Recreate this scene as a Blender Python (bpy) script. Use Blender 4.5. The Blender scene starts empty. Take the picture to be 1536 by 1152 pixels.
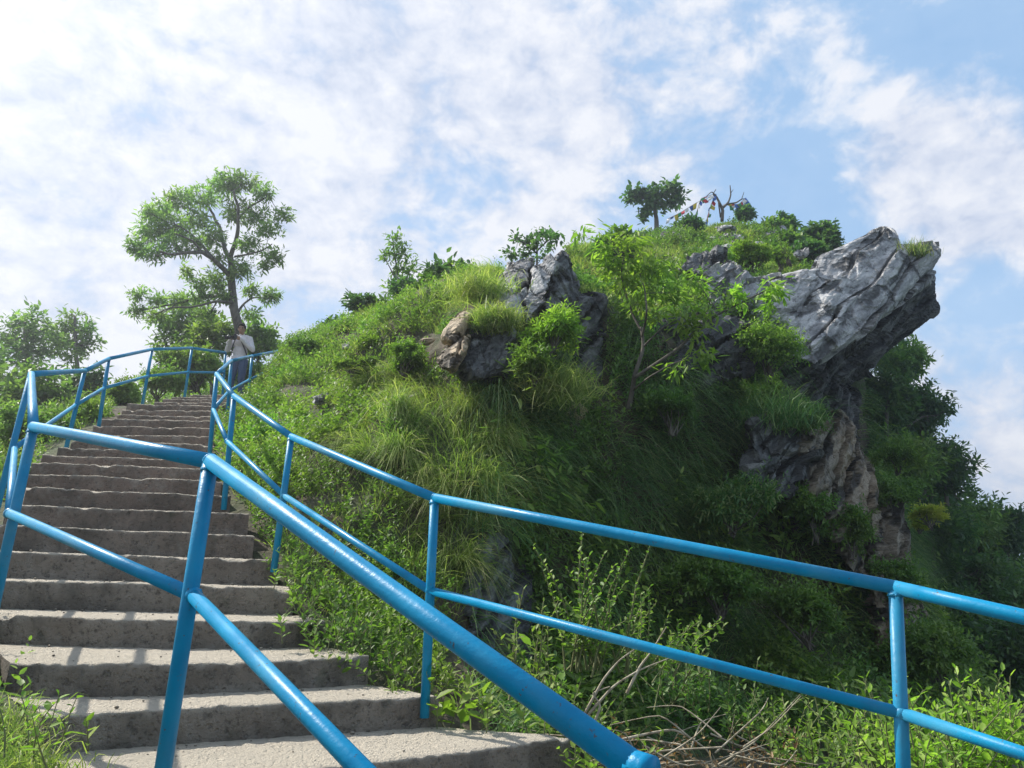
import bpy, bmesh, math
import numpy as np
from mathutils import Vector, Matrix

sc = bpy.context.scene
R = math.radians
rng = np.random.default_rng(7)

# ------------------------------------------------------------------ camera
FPX = 1150.0; PITCH = R(14.0); ROLL = R(2.0)
fw = np.array([0, math.cos(PITCH), math.sin(PITCH)])
r0 = np.array([1.0, 0, 0]); u0 = np.array([0, -math.sin(PITCH), math.cos(PITCH)])
rv = math.cos(ROLL)*r0 + math.sin(ROLL)*u0
uv = -math.sin(ROLL)*r0 + math.cos(ROLL)*u0
cam_d = bpy.data.cameras.new('camera'); cam = bpy.data.objects.new('camera', cam_d)
sc.collection.objects.link(cam)
cam_d.sensor_width = 36; cam_d.lens = 36*FPX/1536
cam_d.clip_start = 0.05; cam_d.clip_end = 5000
cam.matrix_world = Matrix((( rv[0], uv[0], -fw[0], 0), (rv[1], uv[1], -fw[1], 0), (rv[2], uv[2], -fw[2], 0), (0, 0, 0, 1)))
sc.camera = cam

# ------------------------------------------------------------------ sun and sky
SUN = np.array([-0.60, 0.34, 0.72]); SUN /= np.linalg.norm(SUN)
sun_d = bpy.data.lights.new('sun', 'SUN'); sun_d.energy = 5.0; sun_d.angle = R(0.6); sun_d.color = (1.0, 0.95, 0.86)
sun = bpy.data.objects.new('sun', sun_d); sc.collection.objects.link(sun)
sun.rotation_euler = Vector(SUN).to_track_quat('Z', 'Y').to_euler()

sc.view_settings.view_transform = 'Standard'; sc.view_settings.look = 'None'
sc.view_settings.exposure = 0.42; sc.view_settings.gamma = 1.0

world = bpy.data.worlds.new('World'); sc.world = world; world.use_nodes = True
wt = world.node_tree; wt.nodes.clear()
def wn(t, **k):
    n = wt.nodes.new(t)
    for a, b in k.items(): setattr(n, a, b)
    return n
wl = wt.links.new
def sock(n, v, i):
    if hasattr(v, 'links') or hasattr(v, 'is_linked'): wl(v, n.inputs[i])
    else: n.inputs[i].default_value = v
def wmath(op, a, b=0.0, clamp=False):
    n = wn('ShaderNodeMath', operation=op, use_clamp=clamp); sock(n, a, 0); sock(n, b, 1); return n.outputs[0]
def wramp(v, stops):
    n = wn('ShaderNodeValToRGB'); cr = n.color_ramp
    while len(cr.elements) < len(stops): cr.elements.new(0.5)
    for e, (p, c) in zip(cr.elements, stops):
        e.position = p; e.color = (c, c, c, 1) if not isinstance(c, tuple) else c + (1,)
    wl(v, n.inputs[0]); return n.outputs[0]
def wmix(f, a, b):
    n = wn('ShaderNodeMix', data_type='RGBA'); sock(n, f, 0); sock(n, a, 6); sock(n, b, 7); return n.outputs[2]
sky = wn('ShaderNodeTexSky', sky_type='NISHITA'); sky.sun_disc = False
sky.sun_elevation = math.asin(SUN[2]); sky.sun_rotation = math.atan2(SUN[0], SUN[1])
sky.altitude = 1200; sky.air_density = 1.0; sky.dust_density = 1.2; sky.ozone_density = 1.5
tc = wn('ShaderNodeTexCoord')
sep = wn('ShaderNodeSeparateXYZ'); wl(tc.outputs['Generated'], sep.inputs[0])
comb = wn('ShaderNodeMapping'); wl(tc.outputs['Generated'], comb.inputs[0]); comb.inputs['Scale'].default_value = (1.0, 1.0, 1.45)
def wnoise(scale, detail, rough=0.55, dist=0.0, off=(0, 0, 0), sc_=(1, 1, 1)):
    m = wn('ShaderNodeMapping'); wl(comb.outputs[0], m.inputs[0]); m.inputs['Location'].default_value = off; m.inputs['Scale'].default_value = sc_
    n = wn('ShaderNodeTexNoise'); wl(m.outputs[0], n.inputs['Vector'])
    n.inputs['Scale'].default_value = scale; n.inputs['Detail'].default_value = detail
    n.inputs['Roughness'].default_value = rough; n.inputs['Distortion'].default_value = dist
    return n.outputs['Fac']
big = wnoise(2.6, 3, 0.5, 0.3, (2.1, 0.4, 0))
med = wnoise(10.0, 8, 0.57, 0.3, (4.0, 1.0, 0))
fine = wnoise(27, 6, 0.6, 0.3, (1.0, 3.0, 0))
def blob(px, py, rad):          # a soft patch round one compass direction
    d = fw + rv*(px-768)/FPX - uv*(py-576)/FPX; d = d/np.linalg.norm(d)
    n = wn('ShaderNodeVectorMath', operation='DOT_PRODUCT'); wl(tc.outputs['Generated'], n.inputs[0]); n.inputs[1].default_value = tuple(d)
    c = math.cos(R(rad))
    return wmath('DIVIDE', wmath('SUBTRACT', n.outputs['Value'], c), 1-c, clamp=True)
cov = wmath('ADD', wmath('MULTIPLY', big, 0.40), wmath('ADD', wmath('MULTIPLY', med, 1.05), wmath('MULTIPLY', fine, 0.26)))
cov = wmath('ADD', cov, wmath('MULTIPLY', sep.outputs[0], -0.12))
for (bx, by, br, w) in ((120, 250, 26, 0.13), (560, 130, 9, 0.10), (600, 290, 16, 0.10), (830, 90, 8, 0.14), (860, 280, 10, 0.10), (1440, 240, 8, 0.32), (1340, 255, 5, 0.16), (1500, 330, 5, 0.15), (1500, 680, 9, 0.22), (1130, 190, 12, 0.05), (500, 470, 6, -0.14), (700, 385, 5, -0.10), (1250, 420, 7, -0.12), (1400, 90, 12, -0.17), (1220, 330, 8, -0.10), (1190, 250, 5, -0.08), (1460, 450, 4, -0.15), (1300, 300, 3, -0.05), (440, 40, 5, -0.06)):
    cov = wmath('ADD', cov, wmath('MULTIPLY', blob(bx, by, br), w))
cmask = wramp(cov, [(0.74, 0.12), (0.83, 0.40), (0.90, 0.76), (0.99, 0.98)])
shade = wramp(wmath('ADD', wmath('MULTIPLY', med, 0.62), wmath('MULTIPLY', fine, 0.38)), [(0.38, (0.41, 0.47, 0.60)), (0.47, (0.54, 0.58, 0.675)), (0.58, (0.68, 0.695, 0.74))])
skb = wn('ShaderNodeVectorMath', operation='SCALE'); wl(sky.outputs[0], skb.inputs[0]); skb.inputs['Scale'].default_value = 0.15
blue = wmix(0.75, skb.outputs[0], (0.27, 0.46, 0.70, 1))
hor = wramp(sep.outputs[2], [(0.0, 0.55), (0.45, 0.0)])
blue = wmix(hor, blue, (0.48, 0.62, 0.77, 1))
skyc = wmix(cmask, blue, shade)
glow = wmath('POWER', wmath('MAXIMUM', blob(-220, -250, 62), 0.0), 1.7)
skyc = wmix(wmath('MULTIPLY', glow, 0.06), skyc, (0.98, 0.98, 1.0, 1))
bg = wn('ShaderNodeBackground'); wl(skyc, bg.inputs[0]); bg.inputs[1].default_value = 1.0
wo = wn('ShaderNodeOutputWorld'); wl(bg.outputs[0], wo.inputs[0])

# ------------------------------------------------------------------ helpers
def P(px, py, Y):
    """point at forward distance Y seen at photo position (px, py)"""
    px = np.asarray(px, float); py = np.asarray(py, float); Y = np.asarray(Y, float)
    v = fw + rv*((px-768)/FPX)[..., None] - uv*((py-576)/FPX)[..., None]
    return v*(Y/v[..., 1])[..., None]
def proj(p):
    d = p @ fw
    return 768 + FPX*(p @ rv)/d, 576 - FPX*(p @ uv)/d
def unit(v): return v/np.maximum(np.linalg.norm(v, axis=-1, keepdims=True), 1e-9)

def hash3(i, s):
    h = (i[..., 0]*374761393 + i[..., 1]*668265263 + i[..., 2]*2147483647 + s*974711) & 0xFFFFFFFF
    h = ((h ^ (h >> 13))*1274126177) & 0xFFFFFFFF
    h = ((h ^ (h >> 15))*2246822519) & 0xFFFFFFFF
    return ((h ^ (h >> 16)) & 0xFFFFFF)/float(0xFFFFFF)
def vnoise(p, s=0):
    i = np.floor(p).astype(np.int64); f = p-i; f = f*f*(3-2*f); o = 0
    for a in (0, 1):
        for b in (0, 1):
            for c in (0, 1):
                w = (f[..., 0] if a else 1-f[..., 0])*(f[..., 1] if b else 1-f[..., 1])*(f[..., 2] if c else 1-f[..., 2])
                o = o + w*hash3(i+np.array([a, b, c]), s)
    return o*2-1
def fbm(p, octv=4, s=0, gain=0.5):
    o = 0; a = 1; t = 0
    for k in range(octv):
        o = o + a*vnoise(p*(2**k)+k*17.3, s+k); t += a; a *= gain
    return o/t

def mesh_np(name, V, faces, mat=None, smooth=False):
    """V (N,3); faces: list of (M,k) index arrays"""
    me = bpy.data.meshes.new(name)
    V = np.ascontiguousarray(V, dtype=np.float32)
    me.vertices.add(len(V)); me.vertices.foreach_set('co', V.ravel())
    faces = [np.asarray(f, dtype=np.int32) for f in faces if len(f)]
    loops = np.concatenate([f.ravel() for f in faces])
    sizes = np.concatenate([np.full(len(f), f.shape[1], np.int32) for f in faces])
    starts = np.concatenate([[0], np.cumsum(sizes)[:-1]]).astype(np.int32)
    me.loops.add(len(loops)); me.loops.foreach_set('vertex_index', loops)
    me.polygons.add(len(sizes)); me.polygons.foreach_set('loop_start', starts)
    try: me.polygons.foreach_set('loop_total', sizes)
    except Exception: pass
    if smooth: me.polygons.foreach_set('use_smooth', np.ones(len(sizes), bool))
    me.update(calc_edges=True); me.validate()
    if mat: me.materials.append(mat)
    return me
def link(name, me, parent=None, loc=None):
    o = bpy.data.objects.new(name, me); sc.collection.objects.link(o)
    if parent: o.parent = parent
    if loc is not None: o.location = loc
    return o
def tag(o, label=None, cat=None, group=None, kind=None):
    if label: o['label'] = label
    if cat: o['category'] = cat
    if group: o['group'] = group
    if kind: o['kind'] = kind
    return o
def empty(name, loc, label, cat, group=None, kind=None):
    o = link(name, None, None, loc); o.empty_display_size = 0.2
    return tag(o, label, cat, group, kind)

def put(child, parent):          # geometry is written in world coordinates
    child.parent = parent; child.matrix_parent_inverse = Matrix.Translation(-Vector(parent.location)); return child

class MB:
    def __init__(s): s.V = []; s.F = {}; s.n = 0
    def add(s, V, faces):
        V = np.asarray(V, float)
        for f in faces:
            f = np.asarray(f)
            if len(f): s.F.setdefault(f.shape[1], []).append(f + s.n)
        s.V.append(V.reshape(-1, 3)); s.n += len(s.V[-1])
    def tube(s, pts, rad, seg=8, caps=True):
        pts = np.asarray(pts, float); n = len(pts); rad = np.broadcast_to(np.asarray(rad, float), (n,))
        t = unit(np.gradient(pts, axis=0)); ref = np.array([0.13, 0.21, 1.0])
        if abs(unit(t.mean(0)) @ unit(ref)) > 0.9: ref = np.array([1.0, 0.1, 0.05])
        a = unit(np.cross(t, ref)); b = np.cross(t, a)
        th = np.linspace(0, 2*np.pi, seg, endpoint=False)
        ring = pts[:, None] + rad[:, None, None]*(a[:, None]*np.cos(th)[None, :, None] + b[:, None]*np.sin(th)[None, :, None])
        i = np.arange(n-1)[:, None]*seg; j = np.arange(seg)[None, :]; j2 = (j+1) % seg
        f = np.stack([i+j, i+j2, i+seg+j2, i+seg+j], -1).reshape(-1, 4)
        V = ring.reshape(-1, 3); fs = [f]
        if caps:
            V = np.vstack([V, pts[:1], pts[-1:]]); c0 = n*seg; c1 = c0+1; jj = np.arange(seg)
            fs.append(np.stack([(jj+1) % seg, jj, np.full(seg, c0)], -1))
            fs.append(np.stack([(n-1)*seg+jj, (n-1)*seg+(jj+1) % seg, np.full(seg, c1)], -1))
        s.add(V, fs)
    def ellipsoid(s, c, r, rot=None, nu=16, nv=10):
        u = np.linspace(0, 2*np.pi, nu, endpoint=False); v = np.linspace(0, np.pi, nv+1)[1:-1]
        V = np.stack([np.sin(v)[:, None]*np.cos(u), np.sin(v)[:, None]*np.sin(u), np.cos(v)[:, None]*np.ones(nu)], -1).reshape(-1, 3)
        V = np.vstack([V, [[0, 0, 1], [0, 0, -1]]])*np.asarray(r, float)
        if rot is not None: V = V @ np.array(rot).T
        V = V+np.asarray(c, float); m = nv-1
        i = np.arange(m-1)[:, None]*nu; j = np.arange(nu)[None]; j2 = (j+1) % nu
        f = np.stack([i+j, i+nu+j, i+nu+j2, i+j2], -1).reshape(-1, 4); jj = np.arange(nu); T = m*nu
        s.add(V, [f, np.stack([jj, (jj+1) % nu, np.full(nu, T)], -1), np.stack([(m-1)*nu+(jj+1) % nu, (m-1)*nu+jj, np.full(nu, T+1)], -1)])
    def box(s, c, h, rot=None):
        V = np.array([[x, y, z] for x in (-1, 1) for y in (-1, 1) for z in (-1, 1)], float)*h
        if rot is not None: V = V @ np.array(rot).T
        s.add(V+np.asarray(c, float), [[[0, 1, 3, 2], [4, 6, 7, 5], [0, 4, 5, 1], [2, 3, 7, 6], [0, 2, 6, 4], [1, 5, 7, 3]]])
    def mesh(s, name, mat, smooth=False):
        return mesh_np(name, np.vstack(s.V), [np.vstack(v) for v in s.F.values()], mat, smooth)
    def build(s, name, mat, parent=None, smooth=False): return link(name, s.mesh(name, mat, smooth), parent)

def remesh(me, voxel, mat, smooth_it=0):
    """fuse the pieces of a mesh into one continuous skin"""
    o = bpy.data.objects.new('tmp', me); sc.collection.objects.link(o)
    m = o.modifiers.new('r', 'REMESH'); m.mode = 'VOXEL'; m.voxel_size = voxel; m.use_smooth_shade = True
    if smooth_it:
        k = o.modifiers.new('s', 'SMOOTH'); k.iterations = smooth_it; k.factor = 0.5
    dg = bpy.context.evaluated_depsgraph_get()
    out = bpy.data.meshes.new_from_object(o.evaluated_get(dg))
    bpy.data.objects.remove(o); out.materials.clear(); out.materials.append(mat)
    return out

# ------------------------------------------------------------------ materials
def new_mat(name):
    m = bpy.data.materials.new(name); m.use_nodes = True; nt = m.node_tree
    return m, nt, nt.nodes['Principled BSDF'], nt.nodes['Material Output']
class NB:
    def __init__(s, nt): s.nt = nt
    def n(s, t, **k):
        x = s.nt.nodes.new(t)
        for a, b in k.items(): setattr(x, a, b)
        return x
    def set(s, n, i, v):
        if isinstance(v, bpy.types.NodeSocket): s.nt.links.new(v, n.inputs[i])
        else: n.inputs[i].default_value = v
    def geo(s, out='Position'): return s.n('ShaderNodeNewGeometry').outputs[out]
    def noise(s, scale, detail=4, rough=0.55, vec=None, mscale=None, rot=None, dist=0.0):
        v = vec or s.geo()
        if mscale or rot:
            m = s.n('ShaderNodeMapping')
            if mscale: m.inputs['Scale'].default_value = mscale
            if rot: m.inputs['Rotation'].default_value = rot
            s.nt.links.new(v, m.inputs[0]); v = m.outputs[0]
        n = s.n('ShaderNodeTexNoise'); s.nt.links.new(v, n.inputs['Vector'])
        for a, b in (('Scale', scale), ('Detail', detail), ('Roughness', rough), ('Distortion', dist)): n.inputs[a].default_value = b
        return n.outputs['Fac']
    def ramp(s, v, stops):
        n = s.n('ShaderNodeValToRGB'); cr = n.color_ramp
        while len(cr.elements) < len(stops): cr.elements.new(0.5)
        for e, (p, c) in zip(cr.elements, stops):
            e.position = p; e.color = (c, c, c, 1) if not isinstance(c, tuple) else tuple(c)+(1,)
        s.nt.links.new(v, n.inputs[0]); return n.outputs[0]
    def mix(s, f, a, b, mode='MIX'):
        n = s.n('ShaderNodeMix', data_type='RGBA', blend_type=mode)
        for i, v in ((0, f), (6, a), (7, b)):
            if isinstance(v, tuple) and len(v) == 3: v = v+(1,)
            s.set(n, i, v)
        return n.outputs[2]
    def m(s, op, a, b=0.0, clamp=False):
        n = s.n('ShaderNodeMath', operation=op, use_clamp=clamp); s.set(n, 0, a); s.set(n, 1, b); return n.outputs[0]
    def bump(s, h, dist, strength=1.0, normal=None):
        n = s.n('ShaderNodeBump'); n.inputs['Distance'].default_value = dist; n.inputs['Strength'].default_value = strength
        s.nt.links.new(h, n.inputs['Height'])
        if normal: s.nt.links.new(normal, n.inputs['Normal'])
        return n.outputs[0]

def leaf_mat(name, c1, c2, c3, trans=0.4, rough=0.5, tcol=None, patch=0.6):
    m, nt, b, out = new_mat(name); k = NB(nt)
    rnd = k.geo('Random Per Island')
    col = k.ramp(rnd, [(0.0, c1), (0.55, c2), (1.0, c3)])
    big_ = k.noise(patch, 3)
    hsv = k.n('ShaderNodeHueSaturation'); nt.links.new(col, hsv.inputs['Color'])
    nt.links.new(k.ramp(big_, [(0.35, 0.95), (0.65, 1.55)]), hsv.inputs['Value'])
    nt.links.new(k.ramp(k.noise(patch*1.7, 2), [(0.3, 0.475), (0.7, 0.515)]), hsv.inputs['Hue'])
    col = hsv.outputs[0]
    nt.links.new(col, b.inputs['Base Color']); b.inputs['Roughness'].default_value = rough
    b.inputs['Specular IOR Level'].default_value = 0.35
    t = k.n('ShaderNodeBsdfTranslucent')
    tc_ = k.mix(1.0, col, tcol or (1.0, 1.30, 0.50), 'MULTIPLY'); nt.links.new(tc_, t.inputs[0])
    mx = k.n('ShaderNodeMixShader'); mx.inputs[0].default_value = trans
    nt.links.new(b.outputs[0], mx.inputs[1]); nt.links.new(t.outputs[0], mx.inputs[2]); nt.links.new(mx.outputs[0], out.inputs[0])
    return m
M = {}
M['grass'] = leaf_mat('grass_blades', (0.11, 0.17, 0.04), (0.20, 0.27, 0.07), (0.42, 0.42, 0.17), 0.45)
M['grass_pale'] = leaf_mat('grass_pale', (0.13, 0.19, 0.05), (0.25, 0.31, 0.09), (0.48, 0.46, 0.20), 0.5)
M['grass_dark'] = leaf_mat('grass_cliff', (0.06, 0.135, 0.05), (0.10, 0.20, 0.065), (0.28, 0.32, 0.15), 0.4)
M['weed'] = leaf_mat('weed_leaves', (0.09, 0.155, 0.035), (0.14, 0.225, 0.05), (0.24, 0.32, 0.08), 0.45)
M['shrub'] = leaf_mat('shrub_leaves', (0.065, 0.125, 0.035), (0.10, 0.175, 0.045), (0.17, 0.255, 0.065), 0.42)
M['bright'] = leaf_mat('bright_leaves', (0.13, 0.215, 0.035), (0.19, 0.30, 0.05), (0.31, 0.41, 0.09), 0.5)
M['tree'] = leaf_mat('tree_leaves', (0.08, 0.145, 0.05), (0.13, 0.205, 0.065), (0.22, 0.30, 0.10), 0.5)
M['tree_pale'] = leaf_mat('pale_tree_leaves', (0.10, 0.17, 0.06), (0.16, 0.24, 0.08), (0.26, 0.34, 0.13), 0.55)
M['dark'] = leaf_mat('dark_leaves', (0.045, 0.095, 0.045), (0.07, 0.135, 0.055), (0.12, 0.195, 0.07), 0.45)
M['seed'] = leaf_mat('seed_heads', (0.30, 0.27, 0.16), (0.42, 0.38, 0.24), (0.55, 0.50, 0.34), 0.3, tcol=(1.1, 1.0, 0.7))
M['yellow'] = leaf_mat('yellow_leaves', (0.30, 0.34, 0.05), (0.38, 0.40, 0.08), (0.50, 0.46, 0.14), 0.45)
M['dead'] = leaf_mat('dead_leaves', (0.13, 0.075, 0.035), (0.20, 0.13, 0.06), (0.30, 0.22, 0.11), 0.25, tcol=(1.1, 0.9, 0.6))

def bark_mat(name, a, b_, sc_=9):
    m, nt, b, out = new_mat(name); k = NB(nt)
    n = k.noise(sc_, 6, 0.65, mscale=(1, 1, 0.35)); c = k.ramp(n, [(0.35, a), (0.65, b_)])
    nt.links.new(c, b.inputs['Base Color']); b.inputs['Roughness'].default_value = 0.9
    nt.links.new(k.bump(n, 0.02, 0.8), b.inputs['Normal']); return m
M['bark'] = bark_mat('bark', (0.05, 0.042, 0.035), (0.17, 0.15, 0.125))
M['twig'] = bark_mat('dry_twig', (0.22, 0.18, 0.12), (0.48, 0.43, 0.33), 14)
M['greenstem'] = bark_mat('green_stem', (0.10, 0.13, 0.05), (0.20, 0.20, 0.09), 14)

def soil_mat():
    m, nt, b, out = new_mat('hill_soil'); k = NB(nt)
    n = k.noise(1.4, 6, 0.6); n2 = k.noise(9, 5, 0.65)
    c = k.ramp(n2, [(0.3, (0.035, 0.028, 0.018)), (0.55, (0.085, 0.065, 0.042)), (0.75, (0.17, 0.135, 0.09))])
    c = k.mix(k.ramp(n, [(0.42, 0.0), (0.6, 0.8)]), c, (0.045, 0.075, 0.02))
    nt.links.new(c, b.inputs['Base Color']); b.inputs['Roughness'].default_value = 0.95
    nt.links.new(k.bump(n2, 0.06, 1.0), b.inputs['Normal']); return m
M['soil'] = soil_mat()

def rock_mat(name, lo, mid, hi, tan=None, tanamt=0.0, rot=(0.5, -0.62, 0.2)):
    m, nt, b, out = new_mat(name); k = NB(nt)
    bd = unit(np.array([-0.50, -0.38, 0.78])); e1 = unit(np.cross(bd, [0.3, 1, 0])); e2 = np.cross(bd, e1)
    cmb = k.n('ShaderNodeCombineXYZ'); pos = k.geo()
    for i_, ax in enumerate((e1, e2, bd)):
        dn = k.n('ShaderNodeVectorMath', operation='DOT_PRODUCT'); nt.links.new(pos, dn.inputs[0]); dn.inputs[1].default_value = tuple(ax); nt.links.new(dn.outputs['Value'], cmb.inputs[i_])
    bv = cmb.outputs[0]
    s1 = k.noise(1.5, 8, 0.66, vec=bv, mscale=(0.8, 0.9, 3.6), dist=0.5)
    s2 = k.noise(4.5, 7, 0.7, vec=bv, mscale=(0.9, 1.0, 2.6), dist=0.3)
    s3 = k.noise(30, 4, 0.6)
    c = k.ramp(s1, [(0.33, lo), (0.47, mid), (0.62, hi)])
    c = k.mix(k.ramp(s2, [(0.36, 0.75), (0.48, 0.0)]), c, tuple(x*0.35 for x in lo))
    c = k.mix(k.ramp(s3, [(0.3, 0.35), (0.5, 0.0)]), c, tuple(x*0.6 for x in lo))
    c = k.mix(k.m('MULTIPLY', k.ramp(k.noise(0.9, 4), [(0.5, 0.0), (0.62, 1.0)]), 0.35), c, tuple(x*0.7 for x in mid))
    if tan: c = k.mix(k.m('MULTIPLY', k.ramp(k.noise(0.8, 5, 0.6), [(0.40, 0.0), (0.58, 1.0)]), tanamt), c, tan)
    wv = k.n('ShaderNodeTexWave', wave_type='BANDS', bands_direction='Z', wave_profile='SIN'); nt.links.new(bv, wv.inputs[0])
    for a_, b_ in (('Scale', 0.62), ('Distortion', 5.0), ('Detail', 4.0), ('Detail Scale', 1.1), ('Detail Roughness', 0.6)): wv.inputs[a_].default_value = b_
    wv2 = k.n('ShaderNodeTexWave', wave_type='BANDS', bands_direction='X', wave_profile='SIN'); nt.links.new(bv, wv2.inputs[0])
    for a_, b_ in (('Scale', 0.35), ('Distortion', 7.0), ('Detail', 4.0), ('Detail Scale', 1.6), ('Detail Roughness', 0.65)): wv2.inputs[a_].default_value = b_
    cr1 = k.ramp(wv.outputs['Fac'], [(0.06, 1.0), (0.24, 0.0)]); cr2 = k.ramp(wv2.outputs['Fac'], [(0.015, 0.8), (0.07, 0.0)])
    crk = k.m('MAXIMUM', cr1, cr2); crk = k.m('MULTIPLY', crk, k.ramp(k.noise(2.3, 3), [(0.38, 0.0), (0.55, 1.0)]))
    c = k.mix(k.m('MULTIPLY', crk, 0.9), c, tuple(x*0.22 for x in lo))
    nt.links.new(c, b.inputs['Base Color']); b.inputs['Roughness'].default_value = 0.72
    h = k.m('SUBTRACT', k.m('ADD', k.m('MULTIPLY', s1, 0.8), k.m('ADD', k.m('MULTIPLY', s2, 0.5), k.m('MULTIPLY', s3, 0.08))), k.m('MULTIPLY', crk, 0.7))
    nt.links.new(k.bump(h, 0.16, 1.0), b.inputs['Normal']); return m
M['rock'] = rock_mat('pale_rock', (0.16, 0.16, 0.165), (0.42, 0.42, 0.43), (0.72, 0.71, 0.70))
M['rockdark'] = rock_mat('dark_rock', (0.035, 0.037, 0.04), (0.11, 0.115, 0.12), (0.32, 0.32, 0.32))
M['rockshade'] = rock_mat('shade_dark_rock', (0.02, 0.021, 0.023), (0.055, 0.057, 0.06), (0.19, 0.19, 0.19))  # near-black tone paints in the shade under overhangs and in recesses
M['rocktan'] = rock_mat('tan_rock', (0.16, 0.12, 0.08), (0.40, 0.31, 0.20), (0.62, 0.52, 0.38), (0.50, 0.37, 0.22), 0.6)

def conc_mat():
    m, nt, b, out = new_mat('rough_concrete'); k = NB(nt)
    n1 = k.noise(2.2, 6, 0.6); n2 = k.noise(26, 6, 0.7); n3 = k.noise(110, 3, 0.6)
    c = k.ramp(n1, [(0.3, (0.19, 0.158, 0.125)), (0.5, (0.30, 0.26, 0.208)), (0.7, (0.42, 0.37, 0.305))])
    sp = k.n('ShaderNodeSeparateXYZ'); nt.links.new(k.geo(), sp.inputs[0])
    up = k.ramp(k.m('MULTIPLY', k.m('ADD', sp.outputs[2], 0.4), 0.9), [(0.15, 0.0), (0.9, 0.75)])
    c = k.mix(up, c, k.ramp(n1, [(0.3, (0.17, 0.11, 0.082)), (0.7, (0.29, 0.20, 0.152))]))
    c = k.mix(k.ramp(n2, [(0.36, 0.75), (0.47, 0.0)]), c, (0.07, 0.06, 0.05))
    c = k.mix(k.ramp(k.noise(6, 5, 0.7), [(0.52, 0.0), (0.68, 0.55)]), c, (0.36, 0.33, 0.28))
    c = k.mix(k.ramp(n3, [(0.55, 0.0), (0.75, 0.5)]), c, (0.40, 0.37, 0.32))
    st = k.noise(3.2, 4, 0.6, mscale=(1, 1, 0.35)); c = k.mix(k.ramp(st, [(0.5, 0.0), (0.72, 0.45)]), c, (0.10, 0.088, 0.072))
    c = k.mix(k.ramp(k.noise(1.3, 5, 0.7), [(0.5, 0.0), (0.62, 0.6)]), c, (0.085, 0.075, 0.06))
    c = k.mix(k.ramp(k.noise(3.1, 6, 0.75), [(0.60, 0.0), (0.70, 0.55)]), c, (0.055, 0.07, 0.035))
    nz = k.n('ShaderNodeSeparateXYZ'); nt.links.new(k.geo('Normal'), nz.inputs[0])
    c = k.mix(k.m('MULTIPLY', k.ramp(nz.outputs[2], [(0.25, 0.0), (0.8, 0.80)]), 1.0), c, (0.66, 0.585, 0.47))   # sunlight on the treads painted in: paler where the face turns up
    nt.links.new(c, b.inputs['Base Color']); b.inputs['Roughness'].default_value = 0.93
    pit = k.n('ShaderNodeTexVoronoi'); nt.links.new(k.geo(), pit.inputs['Vector']); pit.inputs['Scale'].default_value = 34; pit.inputs['Randomness'].default_value = 1.0
    pt = k.ramp(pit.outputs['Distance'], [(0.10, 0.0), (0.34, 1.0)])
    h = k.m('ADD', k.m('ADD', n2, k.m('MULTIPLY', pt, 0.35)), k.m('MULTIPLY', n3, 0.5))
    nt.links.new(k.bump(h, 0.045, 1.0), b.inputs['Normal']); return m
M['concrete'] = conc_mat()

def paint_mat():
    m, nt, b, out = new_mat('blue_paint'); k = NB(nt)
    n = k.noise(7, 5, 0.6); n2 = k.noise(60, 4, 0.6)
    c = k.ramp(n, [(0.3, (0.0, 0.185, 0.375)), (0.7, (0.001, 0.245, 0.46))])
    c = k.mix(k.ramp(n2, [(0.66, 0.0), (0.74, 0.6)]), c, (0.03, 0.055, 0.075))
    c = k.mix(k.ramp(k.noise(2.5, 4, 0.6), [(0.52, 0.0), (0.72, 0.38)]), c, (0.13, 0.31, 0.38))
    c = k.mix(k.ramp(k.noise(38, 5, 0.7), [(0.645, 0.0), (0.68, 0.9)]), c, (0.09, 0.06, 0.04))
    nt.links.new(c, b.inputs['Base Color']); b.inputs['Roughness'].default_value = 0.33; b.inputs['Metallic'].default_value = 0.0
    nt.links.new(k.ramp(n, [(0.3, 0.30), (0.7, 0.48)]), b.inputs['Roughness'])
    b.inputs['Specular IOR Level'].default_value = 0.22
    nt.links.new(k.bump(n2, 0.002, 0.7), b.inputs['Normal']); return m
M['paint'] = paint_mat()

def plain(name, c, rough=0.7, var=0.25, spec=0.4, sc_=30):
    m, nt, b, out = new_mat(name); k = NB(nt); n = k.noise(sc_, 4, 0.6)
    nt.links.new(k.ramp(n, [(0.3, tuple(x*(1-var) for x in c)), (0.7, tuple(min(1, x*(1+var)) for x in c))]), b.inputs['Base Color'])
    b.inputs['Roughness'].default_value = rough; b.inputs['Specular IOR Level'].default_value = spec; return m
M['skin'] = plain('skin', (0.30, 0.17, 0.11), 0.5, 0.08); M['shirt'] = plain('pale_shirt', (0.62, 0.58, 0.60), 0.85, 0.08)
M['jeans'] = plain('blue_jeans', (0.035, 0.07, 0.15), 0.85, 0.3, sc_=60); M['hair'] = plain('black_hair', (0.008, 0.007, 0.007), 0.85, 0.3, 0.1)
M['black'] = plain('black_plastic', (0.015, 0.015, 0.017), 0.4); M['shoe'] = plain('dark_shoe', (0.03, 0.025, 0.022), 0.6); M['eye'] = plain('eye_dark', (0.02, 0.015, 0.012), 0.2)
for nm, c in (('blue', (0.04, 0.14, 0.5)), ('white', (0.75, 0.75, 0.75)), ('red', (0.5, 0.04, 0.05)), ('green', (0.04, 0.3, 0.1)), ('yellow_', (0.6, 0.45, 0.05))): M['flag_'+nm] = plain('flag_'+nm, c, 0.9)

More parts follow.
